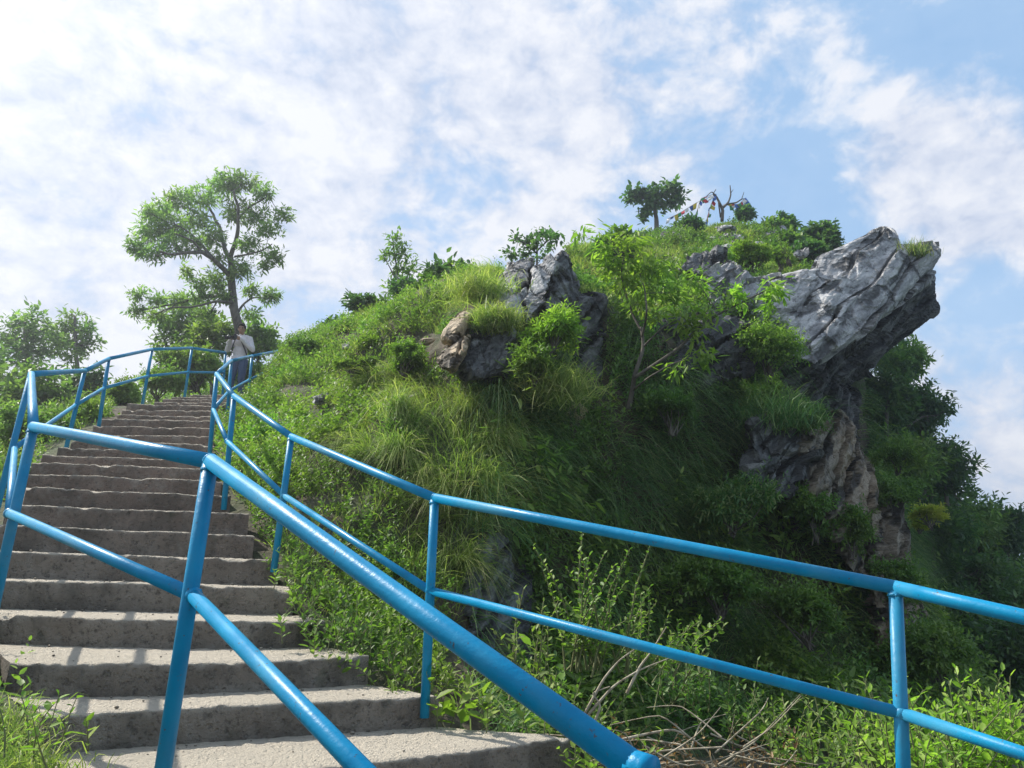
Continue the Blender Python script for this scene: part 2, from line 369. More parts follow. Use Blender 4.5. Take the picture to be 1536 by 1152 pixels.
# ------------------------------------------------------------------ terrain sheets
def catmull(nodes, ts):
    """nodes (n, ..., 3) sampled at parameters ts in [0, n-1]"""
    n = len(nodes); i = np.clip(np.floor(ts).astype(int), 0, n-2); f = (ts-i).reshape((-1,)+(1,)*(nodes.ndim-1))
    g = lambda k: nodes[np.clip(k, 0, n-1)]
    p0, p1, p2, p3 = g(i-1), g(i), g(i+1), g(i+2)
    m1 = (p2-p0)*0.32; m2 = (p3-p1)*0.32
    return (2*f**3-3*f**2+1)*p1 + (f**3-2*f**2+f)*m1 + (-2*f**3+3*f**2)*p2 + (f**3-f**2)*m2
def sheet(cols, nu, nv, back, ampf, seed):
    N = []
    for c in cols:
        pts = [P(px, py, Y) for (px, py, Y) in c]
        pts += [pts[-1]+np.array(b) for b in back]
        N.append(pts)
    N = np.array(N)
    tu = np.linspace(0, len(N)-1, nu); tv = np.linspace(0, N.shape[1]-1, nv)
    G = catmull(N, tu); G = catmull(G.transpose(1, 0, 2), tv).transpose(1, 0, 2)
    du = np.gradient(G, axis=0); dv = np.gradient(G, axis=1); nr = unit(np.cross(du, dv))
    px, py = proj(G.reshape(-1, 3)); amp = ampf(px.reshape(nu, nv), py.reshape(nu, nv))
    d = fbm(G*0.9, 3, seed)*1.0 + fbm(G*3.2, 3, seed+9)*0.33 + fbm(G*11, 2, seed+20)*0.10
    G = G + nr*(d*amp)[..., None]
    return G
def sheet_obj(name, G, mat, label=None, cat=None, kind='structure'):
    nu, nv, _ = G.shape; i = np.arange(nu-1)[:, None]*nv; j = np.arange(nv-1)[None]
    f = np.stack([i+j, i+nv+j, i+nv+j+1, i+j+1], -1).reshape(-1, 4)
    o = link(name, mesh_np(name, G.reshape(-1, 3), [f], mat, True)); return tag(o, label, cat, kind=kind)
def col(px, *pts): return [(px, py, Y) for py, Y in pts]
HC = [
 col(-260, (1350, 2.4), (1150, 2.9), (980, 3.9), (880, 5.5), (800, 8.0), (745, 11), (725, 13), (715, 15)),
 col(-100, (1350, 2.4), (1150, 3.0), (980, 4.0), (870, 5.6), (780, 8.0), (715, 11), (690, 13), (680, 15)),
 col(40, (1350, 2.5), (1160, 3.2), (1010, 4.1), (880, 5.5), (775, 7.6), (700, 9.8), (660, 12), (640, 15)),
 col(160, (1350, 2.6), (1160, 3.5), (1015, 4.3), (880, 5.7), (775, 7.2), (690, 9.2), (640, 11.6), (612, 15)),
 col(290, (1350, 2.8), (1150, 3.8), (1010, 4.7), (875, 5.9), (775, 7.3), (692, 9.2), (640, 11.8), (612, 15.5)),
 col(360, (1350, 2.9), (1150, 4.0), (1000, 5.0), (870, 6.1), (772, 7.2), (690, 8.8), (632, 11.8), (606, 15)),
 col(400, (1350, 3.1), (1145, 4.1), (995, 5.1), (865, 6.2), (760, 7.3), (675, 9.0), (605, 11.9), (578, 15)),
 col(435, (1350, 3.2), (1140, 4.2), (990, 5.2), (860, 6.2), (750, 7.4), (660, 9.2), (580, 12), (534, 15)),
 col(510, (1350, 3.4), (1150, 4.4), (1030, 5.2), (900, 6.2), (760, 7.4), (650, 9.0), (570, 11.5), (505, 14.5)),
 col(600, (1350, 3.7), (1170, 4.6), (1070, 5.4), (930, 6.4), (780, 7.4), (660, 8.6), (560, 10.6), (462, 14)),
 col(690, (1350, 4.0), (1180, 4.8), (1090, 5.6), (960, 6.9), (800, 7.7), (670, 8.3), (550, 9.5), (420, 13)),
 col(770, (1350, 4.2), (1190, 5.0), (1110, 6.0), (980, 8.0), (810, 8.3), (660, 8.7), (530, 9.7), (400, 13)),
 col(860, (1350, 4.2), (1200, 5.2), (1120, 6.6), (980, 9.0), (800, 9.5), (640, 9.9), (490, 10.8), (385, 16)),
 col(950, (1350, 4.2), (1200, 5.4), (1120, 7.2), (980, 9.6), (800, 10.1), (620, 10.5), (460, 11.8), (366, 22)),
 col(1050, (1350, 4.2), (1200, 5.6), (1120, 7.8), (980, 10.2), (800, 10.8), (630, 11.2), (470, 12.0), (350, 23)),
 col(1150, (1350, 4.2), (1200, 5.6), (1120, 8.2), (980, 10.8), (800, 11.4), (640, 11.9), (480, 12.8), (346, 23)),
 col(1220, (1350, 4.2), (1200, 5.8), (1120, 8.4), (980, 11.2), (800, 11.9), (650, 13.4), (500, 14.4), (356, 22)),
 [(1330, 1350, 4.4), (1330, 1190, 6.2), (1330, 1110, 8.8), (1325, 970, 11.6), (1285, 800, 12.6), (1268, 660, 14.4), (1272, 510, 15.4), (1262, 372, 21)],
 [(1430, 1350, 4.8), (1420, 1190, 7.0), (1400, 1100, 10.0), (1375, 960, 13.0), (1330, 800, 13.8), (1290, 660, 15), (1280, 520, 17), (1275, 400, 23)],
 [(1620, 1350, 5.2), (1600, 1170, 8.0), (1560, 1100, 12), (1430, 980, 16), (1350, 820, 17), (1300, 680, 19), (1290, 560, 21), (1280, 460, 25)],
]
def hill_amp(px, py):
    a = np.clip((px-400)/140, 0.10, 1.0); a = np.where(px < 100, 0.15, a)
    return a*0.34*np.clip((1250-py)/200, 0.25, 1)
GH = sheet(HC, 430, 330, [(0.3, 4, -1.2), (0.5, 9, -5), (1, 16, -13)], hill_amp, 3)
WC = [
 col(1240, (1350, 15), (1100, 17), (900, 19), (720, 21), (590, 23)),
 col(1360, (1350, 14), (1100, 16), (920, 18), (760, 20), (640, 22)),
 col(1450, (1350, 13), (1120, 15), (980, 17), (860, 20), (775, 22)),
 col(1540, (1350, 12), (1130, 14.5), (1030, 17), (940, 20), (870, 22)),
 col(1680, (1350, 11), (1180, 14.5), (1090, 17), (1010, 20), (960, 22)),
 col(1900, (1350, 11), (1230, 15), (1150, 17), (1080, 20), (1040, 22)),
]
GW = sheet(WC, 120, 120, [(1, 5, -1.5), (2, 12, -6), (3, 20, -16)], lambda a, b: 0.5+0*a, 31)
sheet_obj('wooded_slope', GW, M['soil'])
LC = [
 col(-700, (1300, 3), (1000, 6), (800, 14), (720, 22), (700, 30)),
 col(-350, (1300, 3), (1000, 6), (800, 14), (700, 22), (675, 30)),
 col(-100, (1300, 4), (1000, 7), (790, 14), (680, 21), (650, 28)),
 col(60, (1300, 5), (1000, 8), (780, 14), (665, 20), (630, 26)),
 col(200, (1300, 6), (1000, 9), (760, 15), (640, 20), (612, 26)),
 col(330, (1300, 7), (1000, 10), (740, 16), (625, 20), (595, 26)),
 col(430, (1300, 8), (1000, 11), (740, 17), (620, 21), (585, 27)),
 col(600, (1300, 8), (1000, 12), (740, 18), (620, 24), (560, 29)),
]
GL = sheet(LC, 100, 100, [(0, 6, -1.5), (0, 14, -6), (0, 24, -16)], lambda a, b: 0.35+0*a, 51)
sheet_obj('lower_slope', GL, M['soil'])
# valley floor out to the horizon
mb = MB(); q = 3000.0
gx = np.concatenate([-np.geomspace(q, 30, 14), np.linspace(-20, 20, 9), np.geomspace(30, q, 14)])
X, Yg = np.meshgrid(gx, gx, indexing='ij'); Z = -26 + 0*X + fbm(np.stack([X/60, Yg/60, 0*X], -1), 3, 5)*np.clip((np.hypot(X, Yg)-40)/100, 0, 1)*4
n_ = len(gx); i = np.arange(n_-1)[:, None]*n_; j = np.arange(n_-1)[None]
mb.add(np.stack([X, Yg, Z], -1).reshape(-1, 3), [np.stack([i+j, i+n_+j, i+n_+j+1, i+j+1], -1).reshape(-1, 4)])
def valley_mat():
    m, nt, b, out = new_mat('valley_ground'); k = NB(nt)
    nt.links.new(k.ramp(k.noise(0.03, 6, 0.6), [(0.35, (0.03, 0.06, 0.02)), (0.65, (0.09, 0.12, 0.04))]), b.inputs['Base Color']); b.inputs['Roughness'].default_value = 1.0
    nt.links.new(k.bump(k.noise(0.4, 5), 1.0), b.inputs['Normal']); return m
tag(mb.build('ground', valley_mat(), smooth=True), kind='structure')

# ------------------------------------------------------------------ leaf and grass generators
LV = np.array([[0, 0, 0], [0.5, 0.32, 0.16], [0.36, 0.70, 0.10], [0, 1.0, -0.14], [-0.36, 0.70, 0.10], [-0.5, 0.32, 0.16]])
LF = np.array([[0, 1, 2, 3], [0, 3, 4, 5]])
def leaf_arr(base, dirs, L, W, roll=None):
    """base (N,3), dirs (N,3), L (N,), W (N,) -> V, F"""
    n = len(base); d = unit(dirs)
    s = unit(np.cross(d, np.array([0, 0, 1.0])+rng.normal(0, 0.35, (n, 3)))); up = np.cross(s, d)
    L = np.broadcast_to(L, (n,)); W = np.broadcast_to(W, (n,))
    V = base[:, None] + s[:, None]*(LV[None, :, :1]*W[:, None, None]) + d[:, None]*(LV[None, :, 1:2]*L[:, None, None]) + up[:, None]*(LV[None, :, 2:]*(W*0.9)[:, None, None])
    F = LF[None] + (np.arange(n)*6)[:, None, None]
    return V.reshape(-1, 3), F.reshape(-1, 4)
def grass_arr(base, dirs, L, W, droop):
    n = len(base); d = unit(dirs); ss = np.array([0, 0.36, 0.7, 1.0])
    cen = base[:, None] + d[:, None]*(L[:, None]*ss[None])[..., None]
    cen[..., 2] -= (droop*L)[:, None]*ss[None]**2*0.9
    hz = d.copy(); hz[:, 2] = 0; cen += unit(hz+1e-3)[:, None]*((droop*L)[:, None]*ss[None]**2*0.25)[..., None]
    s = unit(np.cross(d, rng.normal(0, 1, (n, 3))))
    wd = np.array([1, 0.85, 0.5])
    a = cen[:, :3] + s[:, None]*(W[:, None]*wd[None])[..., None]*0.5; b = cen[:, :3] - s[:, None]*(W[:, None]*wd[None])[..., None]*0.5
    V = np.concatenate([a, b, cen[:, 3:]], 1)
    o = (np.arange(n)*7)[:, None, None]
    Q = (np.array([[0, 1, 4, 3], [1, 2, 5, 4]])[None]+o).reshape(-1, 4); T = (np.array([[2, 6, 5]])[None]+o).reshape(-1, 3)
    return V.reshape(-1, 3), Q, T
def sphere_dirs(n, zmin=-1.0):
    z = rng.uniform(zmin, 1, n); a = rng.uniform(0, 2*np.pi, n); r = np.sqrt(1-z*z)
    return np.stack([r*np.cos(a), r*np.sin(a), z], -1)
def rosettes(mb, cen, axis, k, L, W, spread=(0.5, 1.25), droop=0.25):
    """k leaves radiating from every centre round its axis"""
    n = len(cen); axis = unit(axis)
    s = unit(np.cross(axis, rng.normal(0, 1, (n, 3)))); t = np.cross(axis, s)
    a = (np.arange(k)[None]*2.4 + rng.uniform(0, 6.28, (n, 1))); el = rng.uniform(*spread, (n, k))
    d = axis[:, None]*np.cos(el)[..., None] + (s[:, None]*np.cos(a)[..., None]+t[:, None]*np.sin(a)[..., None])*np.sin(el)[..., None]
    d[..., 2] -= droop
    b = cen[:, None] + d*0.02 + axis[:, None]*(rng.uniform(-1.3, 0.5, (n, k, 1))*L) + rng.normal(0, 0.25, (n, k, 3))*L
    m = n*k; sz = rng.uniform(0.45, 1.2, m)
    V, F = leaf_arr(b.reshape(-1, 3), d.reshape(-1, 3), L*sz, W*sz); mb.add(V, [F])
def sprigs(mb, base, dirs, H, nl, L, W, stem=None, bend=0.25):
    """upright stems with leaves all along them"""
    n = len(base); d = unit(dirs); H = np.broadcast_to(H, (n,))
    t = np.linspace(0.22, 1.0, nl)[None]*np.ones((n, 1)); side = unit(np.cross(d, rng.normal(0, 1, (n, 3))))
    pos = base[:, None] + d[:, None]*(H[:, None]*t)[..., None] + side[:, None]*(H[:, None]*bend*t**2)[..., None]
    s = unit(np.cross(d, rng.normal(0, 1, (n, 3)))); q = np.cross(d, s); a = np.arange(nl)[None]*2.4+rng.uniform(0, 6.28, (n, 1))
    ld = d[:, None]*(0.35+0.5*t)[..., None] + s[:, None]*np.cos(a)[..., None] + q[:, None]*np.sin(a)[..., None]
    m = n*nl; sz = rng.uniform(0.6, 1.15, m)*(1.1-0.45*t.ravel())
    V, F = leaf_arr(pos.reshape(-1, 3), ld.reshape(-1, 3), L*sz, W*sz); mb.add(V, [F])
    if stem is not None:
        for i in range(n):
            tt = np.linspace(0, 1, 4)[:, None]; pts = base[i]+d[i]*H[i]*tt+side[i]*H[i]*bend*tt**2
            stem.tube(pts, np.linspace(1, 0.4, 4)*0.006*max(H[i]/0.5, 0.6), 4, False)

class Surf:
    def __init__(s, G):
        s.G = G; du = np.gradient(G, axis=0); dv = np.gradient(G, axis=1); cr = np.cross(du, dv)
        s.N = unit(cr); s.A = np.linalg.norm(cr, axis=-1)[:-1, :-1]; s.cum = np.cumsum(s.A.ravel()); s.area = s.cum[-1]
        if s.N[..., 2].mean() < 0: s.N = -s.N
    def sample(s, n):
        k = np.searchsorted(s.cum, rng.uniform(0, s.area, n)); k = np.minimum(k, s.A.size-1)
        i, j = np.divmod(k, s.A.shape[1]); a = rng.uniform(0, 1, (n, 1)); b = rng.uniform(0, 1, (n, 1)); G = s.G
        p = (G[i, j]*(1-a)+G[i+1, j]*a)*(1-b) + (G[i, j+1]*(1-a)+G[i+1, j+1]*a)*b
        px, py = proj(p); return p, s.N[i, j], px, py
SH = Surf(GH); SW = Surf(GW); SL = Surf(GL)
def inpoly(x, y, poly):
    c = np.zeros(len(x), bool); n = len(poly)
    for a in range(n):
        x1, y1 = poly[a]; x2, y2 = poly[(a+1) % n]
        t = ((y1 > y) != (y2 > y)) & (x < (x2-x1)*(y-y1)/((y2-y1) if y2 != y1 else 1e-9)+x1); c ^= t
    return c

# ------------------------------------------------------------------ staircase
SD = [  # left, middle, right ends of every front edge (x, y), height
 ((-1.80, 2.75), (-0.49, 3.62), (0.36, 4.29), -0.80),
 ((-1.92, 3.50), (-1.42, 3.84), (-0.33, 4.42), -0.65),
 ((-2.40, 3.98), (-1.64, 4.20), (-0.79, 4.80), -0.495),
 ((-3.05, 4.80), (-1.95, 4.87), (-1.18, 5.30), -0.33)]
T_ = [((-40, 869), (442, 881), 5.25, 5.70), ((-30, 825), (420, 840), 5.65, 6.05), ((-20, 786), (382, 803), 6.05, 6.38), ((10, 756), (374, 770), 6.45, 6.70), ((40, 731), (347, 743), 6.90, 7.05),
 ((42, 709), (333, 723), 7.35, 7.42), ((48, 693), (325, 703), 7.85, 7.85), ((63, 682), (324, 690), 8.35, 8.30), ((88, 669), (322, 680), 8.90, 8.80), ((108, 659), (322, 668), 9.40, 9.30),
 ((126, 649), (322, 656), 9.85, 9.75), ((141, 635), (323, 645), 10.3, 10.2), ((153, 624), (324, 635), 10.75, 10.6), ((177, 619), (326, 627), 11.2, 11.05), ((184, 611), (330, 619), 11.7, 11.5),
 ((192, 602), (335, 611), 12.1, 12.0), ((232, 601), (345, 605), 12.7, 12.5), ((245, 597), (360, 600), 13.2, 13.0), ((258, 594), (380, 596), 13.8, 13.5), ((285, 591), (400, 592), 14.4, 14.1)]
for a, b, ya, yb in T_:
    pa = P(*a, ya); pb = P(*b, yb); z = (pa[2]+pb[2])/2
    SD.append(((pa[0], ya), ((pa[0]+pb[0])/2, (ya+yb)/2+0.03), (pb[0], yb), z))
SD.append(((-5.9, 16.9), (-5.3, 17.0), (-4.3, 16.6), SD[-1][3]+0.004))
SD.insert(0, ((-0.6, 2.0), (0.45, 2.85), (1.05, 3.65), -0.96))
SD.insert(0, ((0.2, 1.55), (1.0, 2.3), (1.7, 3.1), -1.12))
GV = GH.reshape(-1, 3)          # the ground keeps below the concrete
for k in range(len(SD)-1):
    a, m, b, z = SD[k]; a2, m2, b2, z2 = SD[k+1]
    a, b, a2, b2 = (np.array(v) for v in (a, b, a2, b2)); sd = unit(b-a)*0.02; fd = unit((a2+b2)-(a+b))
    poly = [a-sd-fd*0.12, b+sd-fd*0.12, b2+sd+fd*0.1, a2-sd+fd*0.1]; ins = np.ones(len(GV), bool)
    for q in range(4):
        p_, r_ = poly[q], poly[(q+1) % 4]; ins &= ((r_[0]-p_[0])*(GV[:, 1]-p_[1])-(r_[1]-p_[1])*(GV[:, 0]-p_[0])) > 0
    GV[ins, 2] = np.minimum(GV[ins, 2], z-0.26)
sheet_obj('hillside', GH, M['soil'])
stair = empty('concrete_staircase', (-2.0, 5.0, -0.5), 'long curving flight of rough concrete steps climbing between blue handrails', 'staircase')
def quad3(a, m, b, t):
    a, m, b = (np.array(v) for v in (a, m, b)); c = 2*m-0.5*(a+b); t = t[:, None]
    return (1-t)**2*a + 2*t*(1-t)*c + t*t*b
for k in range(len(SD)-1):
    a, m, b, z = SD[k]; a2, m2, b2, z2 = SD[k+1]; zlow = SD[k-1][3] if k else z-0.2
    near = a[1] < 6.5; n = 150 if near else 70; t = np.linspace(0, 1, n)
    fr = quad3(a, m, b, t); bk = quad3(a2, m2, b2, t); bk = bk + unit(bk-fr)*0.10
    cen = fr.mean(0); out = unit(fr-bk)
    w1 = fbm(np.stack([t*(4+k*2.3 % 4)+k*7, 0*t, 0*t], -1), 3, 5+k)*(0.006+0.014*((k*0.37) % 1)) + fbm(np.stack([t*60+k*7, 0*t, 0*t], -1), 2, 6)*0.008
    fr = fr + out*w1[:, None]
    zt = z + fbm(np.stack([t*6+k*3, 0*t+4, 0*t], -1), 3, 8+k)*0.012
    rowsf = 9 if near else 5; rowst = 16 if near else 7; rows = []
    ez = 0.012 + 0.009*fbm(np.stack([t*50+k, 0*t, 0*t+3], -1), 2, 2)
    for q in np.linspace(0, 1, rowsf): rows.append(np.column_stack([fr+out*0.012*(1-q), (zlow-0.16)*(1-q)+(zt-ez)*q]))
    rows.append(np.column_stack([fr-out*0.006, zt-ez*0.35])); rows.append(np.column_stack([fr-out*ez[:, None], zt]))
    for q in np.linspace(0, 1, rowst)[1:]: rows.append(np.column_stack([(fr-out*ez[:, None])*(1-q)+bk*q, zt*(1-q)+z*q]))
    G = np.array(rows); inner = np.ones(G.shape[:2])
    G[..., 2] += fbm(G*26, 3, 11)*0.007*(1 if near else 1.4); G[..., :2] += out[None]*(fbm(G*22, 3, 12)*0.010)[..., None]
    chip = np.clip(fbm(G*7, 2, 14)-0.22, 0, 1)[..., None]*0.11; G[rowsf-2:rowsf+3, :, 2] -= chip[rowsf-2:rowsf+3, :, 0]*0.6
    side = np.array([unit(np.array(a)-np.array(b))])[0]
    nr = G.shape[0]; V = G.reshape(-1, 3)
    i = np.arange(nr-1)[:, None]*n; j = np.arange(n-1)[None]
    F = np.stack([i+j, i+j+1, i+n+j+1, i+n+j], -1).reshape(-1, 4)
    mb = MB(); mb.add(V, [F])
    for e in (0, n-1):      # close both ends down to the ground
        top = G[rowsf:, e]; bot = top.copy(); bot[:, 2] = zlow-0.35; s_ = side*(1 if e == 0 else -1)*0.015
        bot[:, :2] += s_; q = np.arange(len(top)-1); l = len(top)
        mb.add(np.vstack([top, bot]), [np.stack([q, q+1, q+1+l, q+l], -1)])
        ft = G[:rowsf+1, e]; bb = np.vstack([ft, [[ft[-1, 0], ft[-1, 1], zlow-0.35]]])
        c0 = np.array([[top[1, 0], top[1, 1], (zlow+z)/2-0.1]]); l2 = len(ft); q = np.arange(l2-1)
        mb.add(np.vstack([ft, c0]), [np.stack([q, q+1, np.full(l2-1, l2)], -1)])
    mb.build('step', M['concrete'], stair, smooth=False)
    stair_top = z
for o in stair.children: o.matrix_parent_inverse = stair.matrix_world.inverted() if False else Matrix.Translation(-Vector(stair.location))



# ------------------------------------------------------------------ handrails
PR = 0.0262
def rail(label, tops, mids, feet, order_posts, extra=None):
    tp = [P(*q) for q in tops]; md = [P(*q) if q else None for q in mids]
    base = empty('handrail', tuple(tp[1]), label, 'handrail')
    mb = MB()
    for a, b in zip(tp[:-1], tp[1:]):
        a = np.array(a); b = np.array(b); d = unit(b-a); mb.tube([a-d*0.006, a+(b-a)*0.33, a+(b-a)*0.66, b+d*0.006], PR, 20)
    for q in tp[1:-1]: mb.ellipsoid(q, (PR*1.005,)*3, nu=20, nv=12)
    put(mb.build('top_rail', M['paint'], None, True), base)
    mb = MB(); posts = []
    for i, (t, f) in enumerate(zip(tp, feet)):
        if f is None: posts.append(None); continue
        ft = P(f[0], f[1], f[2]) if len(f) == 3 else f[0]
        posts.append((t, np.array(ft)))
    mp = []
    for i in range(len(tp)):
        if md[i] is None: mp.append(None); continue
        mp.append(md[i])
    for a, b in zip(mp[:-1], mp[1:]):
        if a is None or b is None: continue
        d = unit(b-a); mb.tube([a, a+(b-a)*0.5, b], PR*0.86, 18)
    for q in mp:        # weld beads where the pipes meet
        if q is None: continue
        mb.ellipsoid(q, (PR*1.03,)*3, nu=14, nv=8)
        for w_ in range(14):
            a_ = w_*0.45; mb.ellipsoid(q+np.array([math.cos(a_), math.sin(a_)*0.6, math.sin(a_)*0.8])*PR*0.98, (PR*rng.uniform(0.10, 0.2),)*3, nu=6, nv=4)
    put(mb.build('middle_rail', M['paint'], None, True), base)
    for pr in posts:
        if pr is None: continue
        t, ft = pr; mb = MB(); d = unit(ft-t)
        mb.tube([t+d*PR*0.4, t+(ft-t)*0.5, ft+d*0.10], PR*0.96, 20)
        wb = MB(); wb.tube([t+d*PR*0.8, t+d*PR*1.25], PR*1.05, 16)
        for w_ in range(16):
            a_ = w_*0.393; wb.ellipsoid(t+d*PR*rng.uniform(0.95, 1.25)+np.array([math.cos(a_), math.sin(a_), 0])*PR*1.0, (PR*rng.uniform(0.10, 0.2),)*3, nu=6, nv=4)
        po = put(mb.build('post', M['paint'], None, True), base); wb.build('weld_bead', M['paint'], po, True)
    return base
rail('blue pipe handrail along the right side of the steps, nearest the rocky cliff',
     [(1780, 982, 2.3), (1343, 881, 3.0), (652, 747, 4.30), (437, 655, 5.9), (351, 594, 7.0), (325, 561, 8.6), (347, 541, 11.6), (378, 534, 13.6), (420, 526, 16)],
     [(1780, 1212, 2.3), (1353, 1070, 3.0), (645, 886, 4.32), (427, 744, 5.9), (341, 662, 7.0), (320, 614, 8.6), (343, 587, 11.6), (373, 570, 13.6), (418, 549, 16)],
     [None, (1366, 1400, 3.02), (638, 1046, 4.34), (413, 838, 5.92), (337, 748, 7.02), (314, 686, 8.6), (340, 632, 11.6), (372, 600, 13.6), (417, 575, 16)], None)
rail('blue pipe handrail along the left side of the steps, with the widest pipe',
     [(974, 1158, 1.36), (950, 1150, 1.38), (316, 692, 2.5), (50, 640, 3.9), (47, 561, 6.2), (127, 556, 9.0), (163, 538, 10.4), (228, 524, 12.5), (288, 522, 14.2), (338, 529, 15.6)],
     [None, (760, 1380, 1.38), (290, 893, 2.5), (14, 770, 3.9), (22, 672, 6.2), (113, 608, 9.0), (156, 582, 10.4), (222, 564, 12.5), (283, 558, 14.2), (336, 559, 15.6)],
     [None, (700, 1900, 1.40), (240, 1185, 2.52), (-14, 935, 3.95), (-22, 830, 6.2), (100, 669, 9.0), (149, 634, 10.4), (214, 604, 12.5), (277, 594, 14.2), (334, 592, 15.6)], None)

# grit and crumbs lying on the treads
db = MB(); fm = MB()
for k in range(2, 14):
    a, m, b, z = SD[k]; a2, m2, b2, z2 = SD[k+1]
    for _ in range(34 if k < 8 else 14):
        t = rng.uniform(0.02, 0.98); q = rng.choice([rng.uniform(0.1, 0.95), rng.uniform(0.75, 0.93)]); p0 = quad3(a, m, b, np.array([t]))[0]*(1-q)+quad3(a2, m2, b2, np.array([t]))[0]*q
        r_ = rng.uniform(0.002, 0.007)*rng.choice([1, 1, 1, 1.8]); db.ellipsoid((p0[0], p0[1], z+r_*0.6), (r_, r_*rng.uniform(0.6, 1), r_*0.7), nu=6, nv=4)
tag(db.build('grit', M['concrete']), 'small loose grit lying on the step treads', 'grit', kind='stuff')

# ------------------------------------------------------------------ rocks
def facets(p, seed):
    """angular blocks: each cell is a plane with its own height and tilt"""
    i0 = np.floor(p).astype(np.int64); best = np.full(len(p), 9.0); out = np.zeros(len(p))
    for a in (-1, 0, 1):
        for b in (-1, 0, 1):
            for c in (-1, 0, 1):
                i = i0+np.array([a, b, c]); r_ = [hash3(i, seed+40+q) for q in range(7)]
                dv = p-(i+np.stack(r_[:3], -1)); dd = (dv**2).sum(-1); m = dd < best
                val = (r_[3]-0.5)*1.1 + dv[:, 0]*(r_[4]-0.5)*1.3 + dv[:, 1]*(r_[5]-0.5)*1.3 + dv[:, 2]*(r_[6]-0.5)*1.3
                best = np.where(m, dd, best); out = np.where(m, val, out)
    return out
def rock(name, label, hulls, mat, voxel=0.04, amp=0.14, seed=1, bed=(-0.50, -0.38, 0.78), group=None, cat='rock', fine_=1.0, cell=1.0, parent=None, cw=1.15, sw=0.7):
    mb = bmesh.new()
    for pts in hulls:
        vs = [mb.verts.new(tuple(P(*p) if len(p) == 3 else np.array(p[:3]))) for p in pts]
        r_ = bmesh.ops.convex_hull(mb, input=vs)
        bad = list({g for g in r_['geom_interior'] + r_['geom_unused'] if isinstance(g, bmesh.types.BMVert) and g.is_valid})
        if bad: bmesh.ops.delete(mb, geom=bad, context='VERTS')
    me = bpy.data.meshes.new(name); mb.to_mesh(me); mb.free()
    me = remesh(me, voxel, mat)
    n = len(me.vertices); V = np.empty(n*3, np.float32); me.vertices.foreach_get('co', V); V = V.reshape(-1, 3).astype(float)
    N = np.empty(n*3, np.float32); me.vertices.foreach_get('normal', N); N = N.reshape(-1, 3).astype(float)
    bd = unit(np.array(bed)); h = V @ bd; w = V-h[:, None]*bd
    # bedding: each layer stands out or lies back, edges broken by joints
    q = w*1.1 + bd*(h*4.2)[:, None]
    st = fbm(q + fbm(V*1.3, 2, seed+3)[:, None]*0.4, 4, seed)
    lay = h*2.6*cell + fbm(V*0.5, 2, seed+5)*1.2; saw = lay-np.floor(lay); saw = np.where(saw < 0.12, -1.4+saw*8, saw*0.7)
    jt = 1-np.abs(fbm(V*np.array([1.9, 1.9, 1.1]), 3, seed+7))*2.2; jt = np.clip(jt-0.75, 0, 1)
    e1 = unit(np.cross(bd, [0.3, 1, 0])); e2 = np.cross(bd, e1); fr_ = np.stack([V@e1, V@e2, V@bd], -1)
    wp_ = fr_ + 0.12*np.stack([fbm(V*1.5, 2, seed+60+q) for q in range(3)], -1)
    chunk = facets(wp_*np.array([0.75, 0.9, 3.4])*cell, seed)*0.9+0.28*facets(wp_*np.array([1.9, 2.3, 9.0])*cell, seed+2)
    d = st*0.30 + (saw-0.3)*sw + chunk*cw - jt*0.45 + fbm(fr_*np.array([2.5, 3, 9]), 3, seed+9)*0.25
    V2 = V + N*(d*amp)[:, None] + N*(fbm(V*np.array([16, 16, 22]), 3, seed+10)*0.006*fine_)[:, None]
    me.vertices.foreach_set('co', V2.astype(np.float32).ravel()); me.update()
    me.polygons.foreach_set('use_smooth', np.zeros(len(me.polygons), bool))
    o = link(name, me)
    return put(o, parent) if parent is not None else tag(o, label, cat, group)
M['rockbrown'] = rock_mat('brown_grey_rock', (0.07, 0.06, 0.05), (0.20, 0.17, 0.13), (0.40, 0.35, 0.28), (0.34, 0.25, 0.16), 0.5)
# the great slab that juts out over the slope: an upper plate and the plates under it
jut = [
 [(1222, 412, 12.9), (1232, 382, 13.3), (1275, 368, 13.6), (1322, 343, 13.8), (1345, 352, 13.8), (1352, 395, 13.2), (1240, 470, 12.1), (1215, 480, 12.2),
  (1222, 405, 15.6), (1330, 345, 15.8), (1352, 392, 15.6), (1230, 470, 15.2)],
 [(1340, 372, 13.6), (1352, 388, 13.3), (1398, 360, 13.9), (1408, 382, 13.8), (1398, 404, 13.6), (1335, 436, 13.0), (1340, 375, 15.2), (1402, 366, 15.3), (1400, 402, 15.2), (1330, 430, 15.2)],
 [(1165, 470, 12.4), (1240, 440, 12.5), (1345, 400, 13.1), (1398, 400, 13.7), (1396, 420, 13.8), (1290, 500, 12.1), (1222, 548, 11.5), (1190, 530, 11.7),
  (1165, 470, 15.2), (1345, 400, 16), (1396, 425, 16), (1225, 545, 15.2)],
 [(1240, 545, 12.6), (1300, 500, 12.9), (1396, 425, 14.0), (1401, 466, 14.4), (1350, 500, 13.9), (1290, 545, 13.5), (1240, 600, 13.1), (1205, 560, 12.5),
  (1398, 430, 15.7), (1401, 464, 15.5), (1300, 535, 15.4), (1235, 600, 15.4), (1205, 560, 15.6)],
 [(1180, 500, 12.2), (1225, 520, 11.9), (1215, 560, 11.8), (1180, 560, 12.0), (1180, 500, 15), (1240, 520, 15), (1220, 640, 14.6), (1170, 640, 14.2)],
 [(1205, 570, 12.6), (1262, 590, 13.5), (1235, 650, 13.3), (1200, 690, 12.6), (1205, 570, 15.2), (1275, 580, 16), (1240, 660, 15.2), (1195, 690, 14.8)],
]
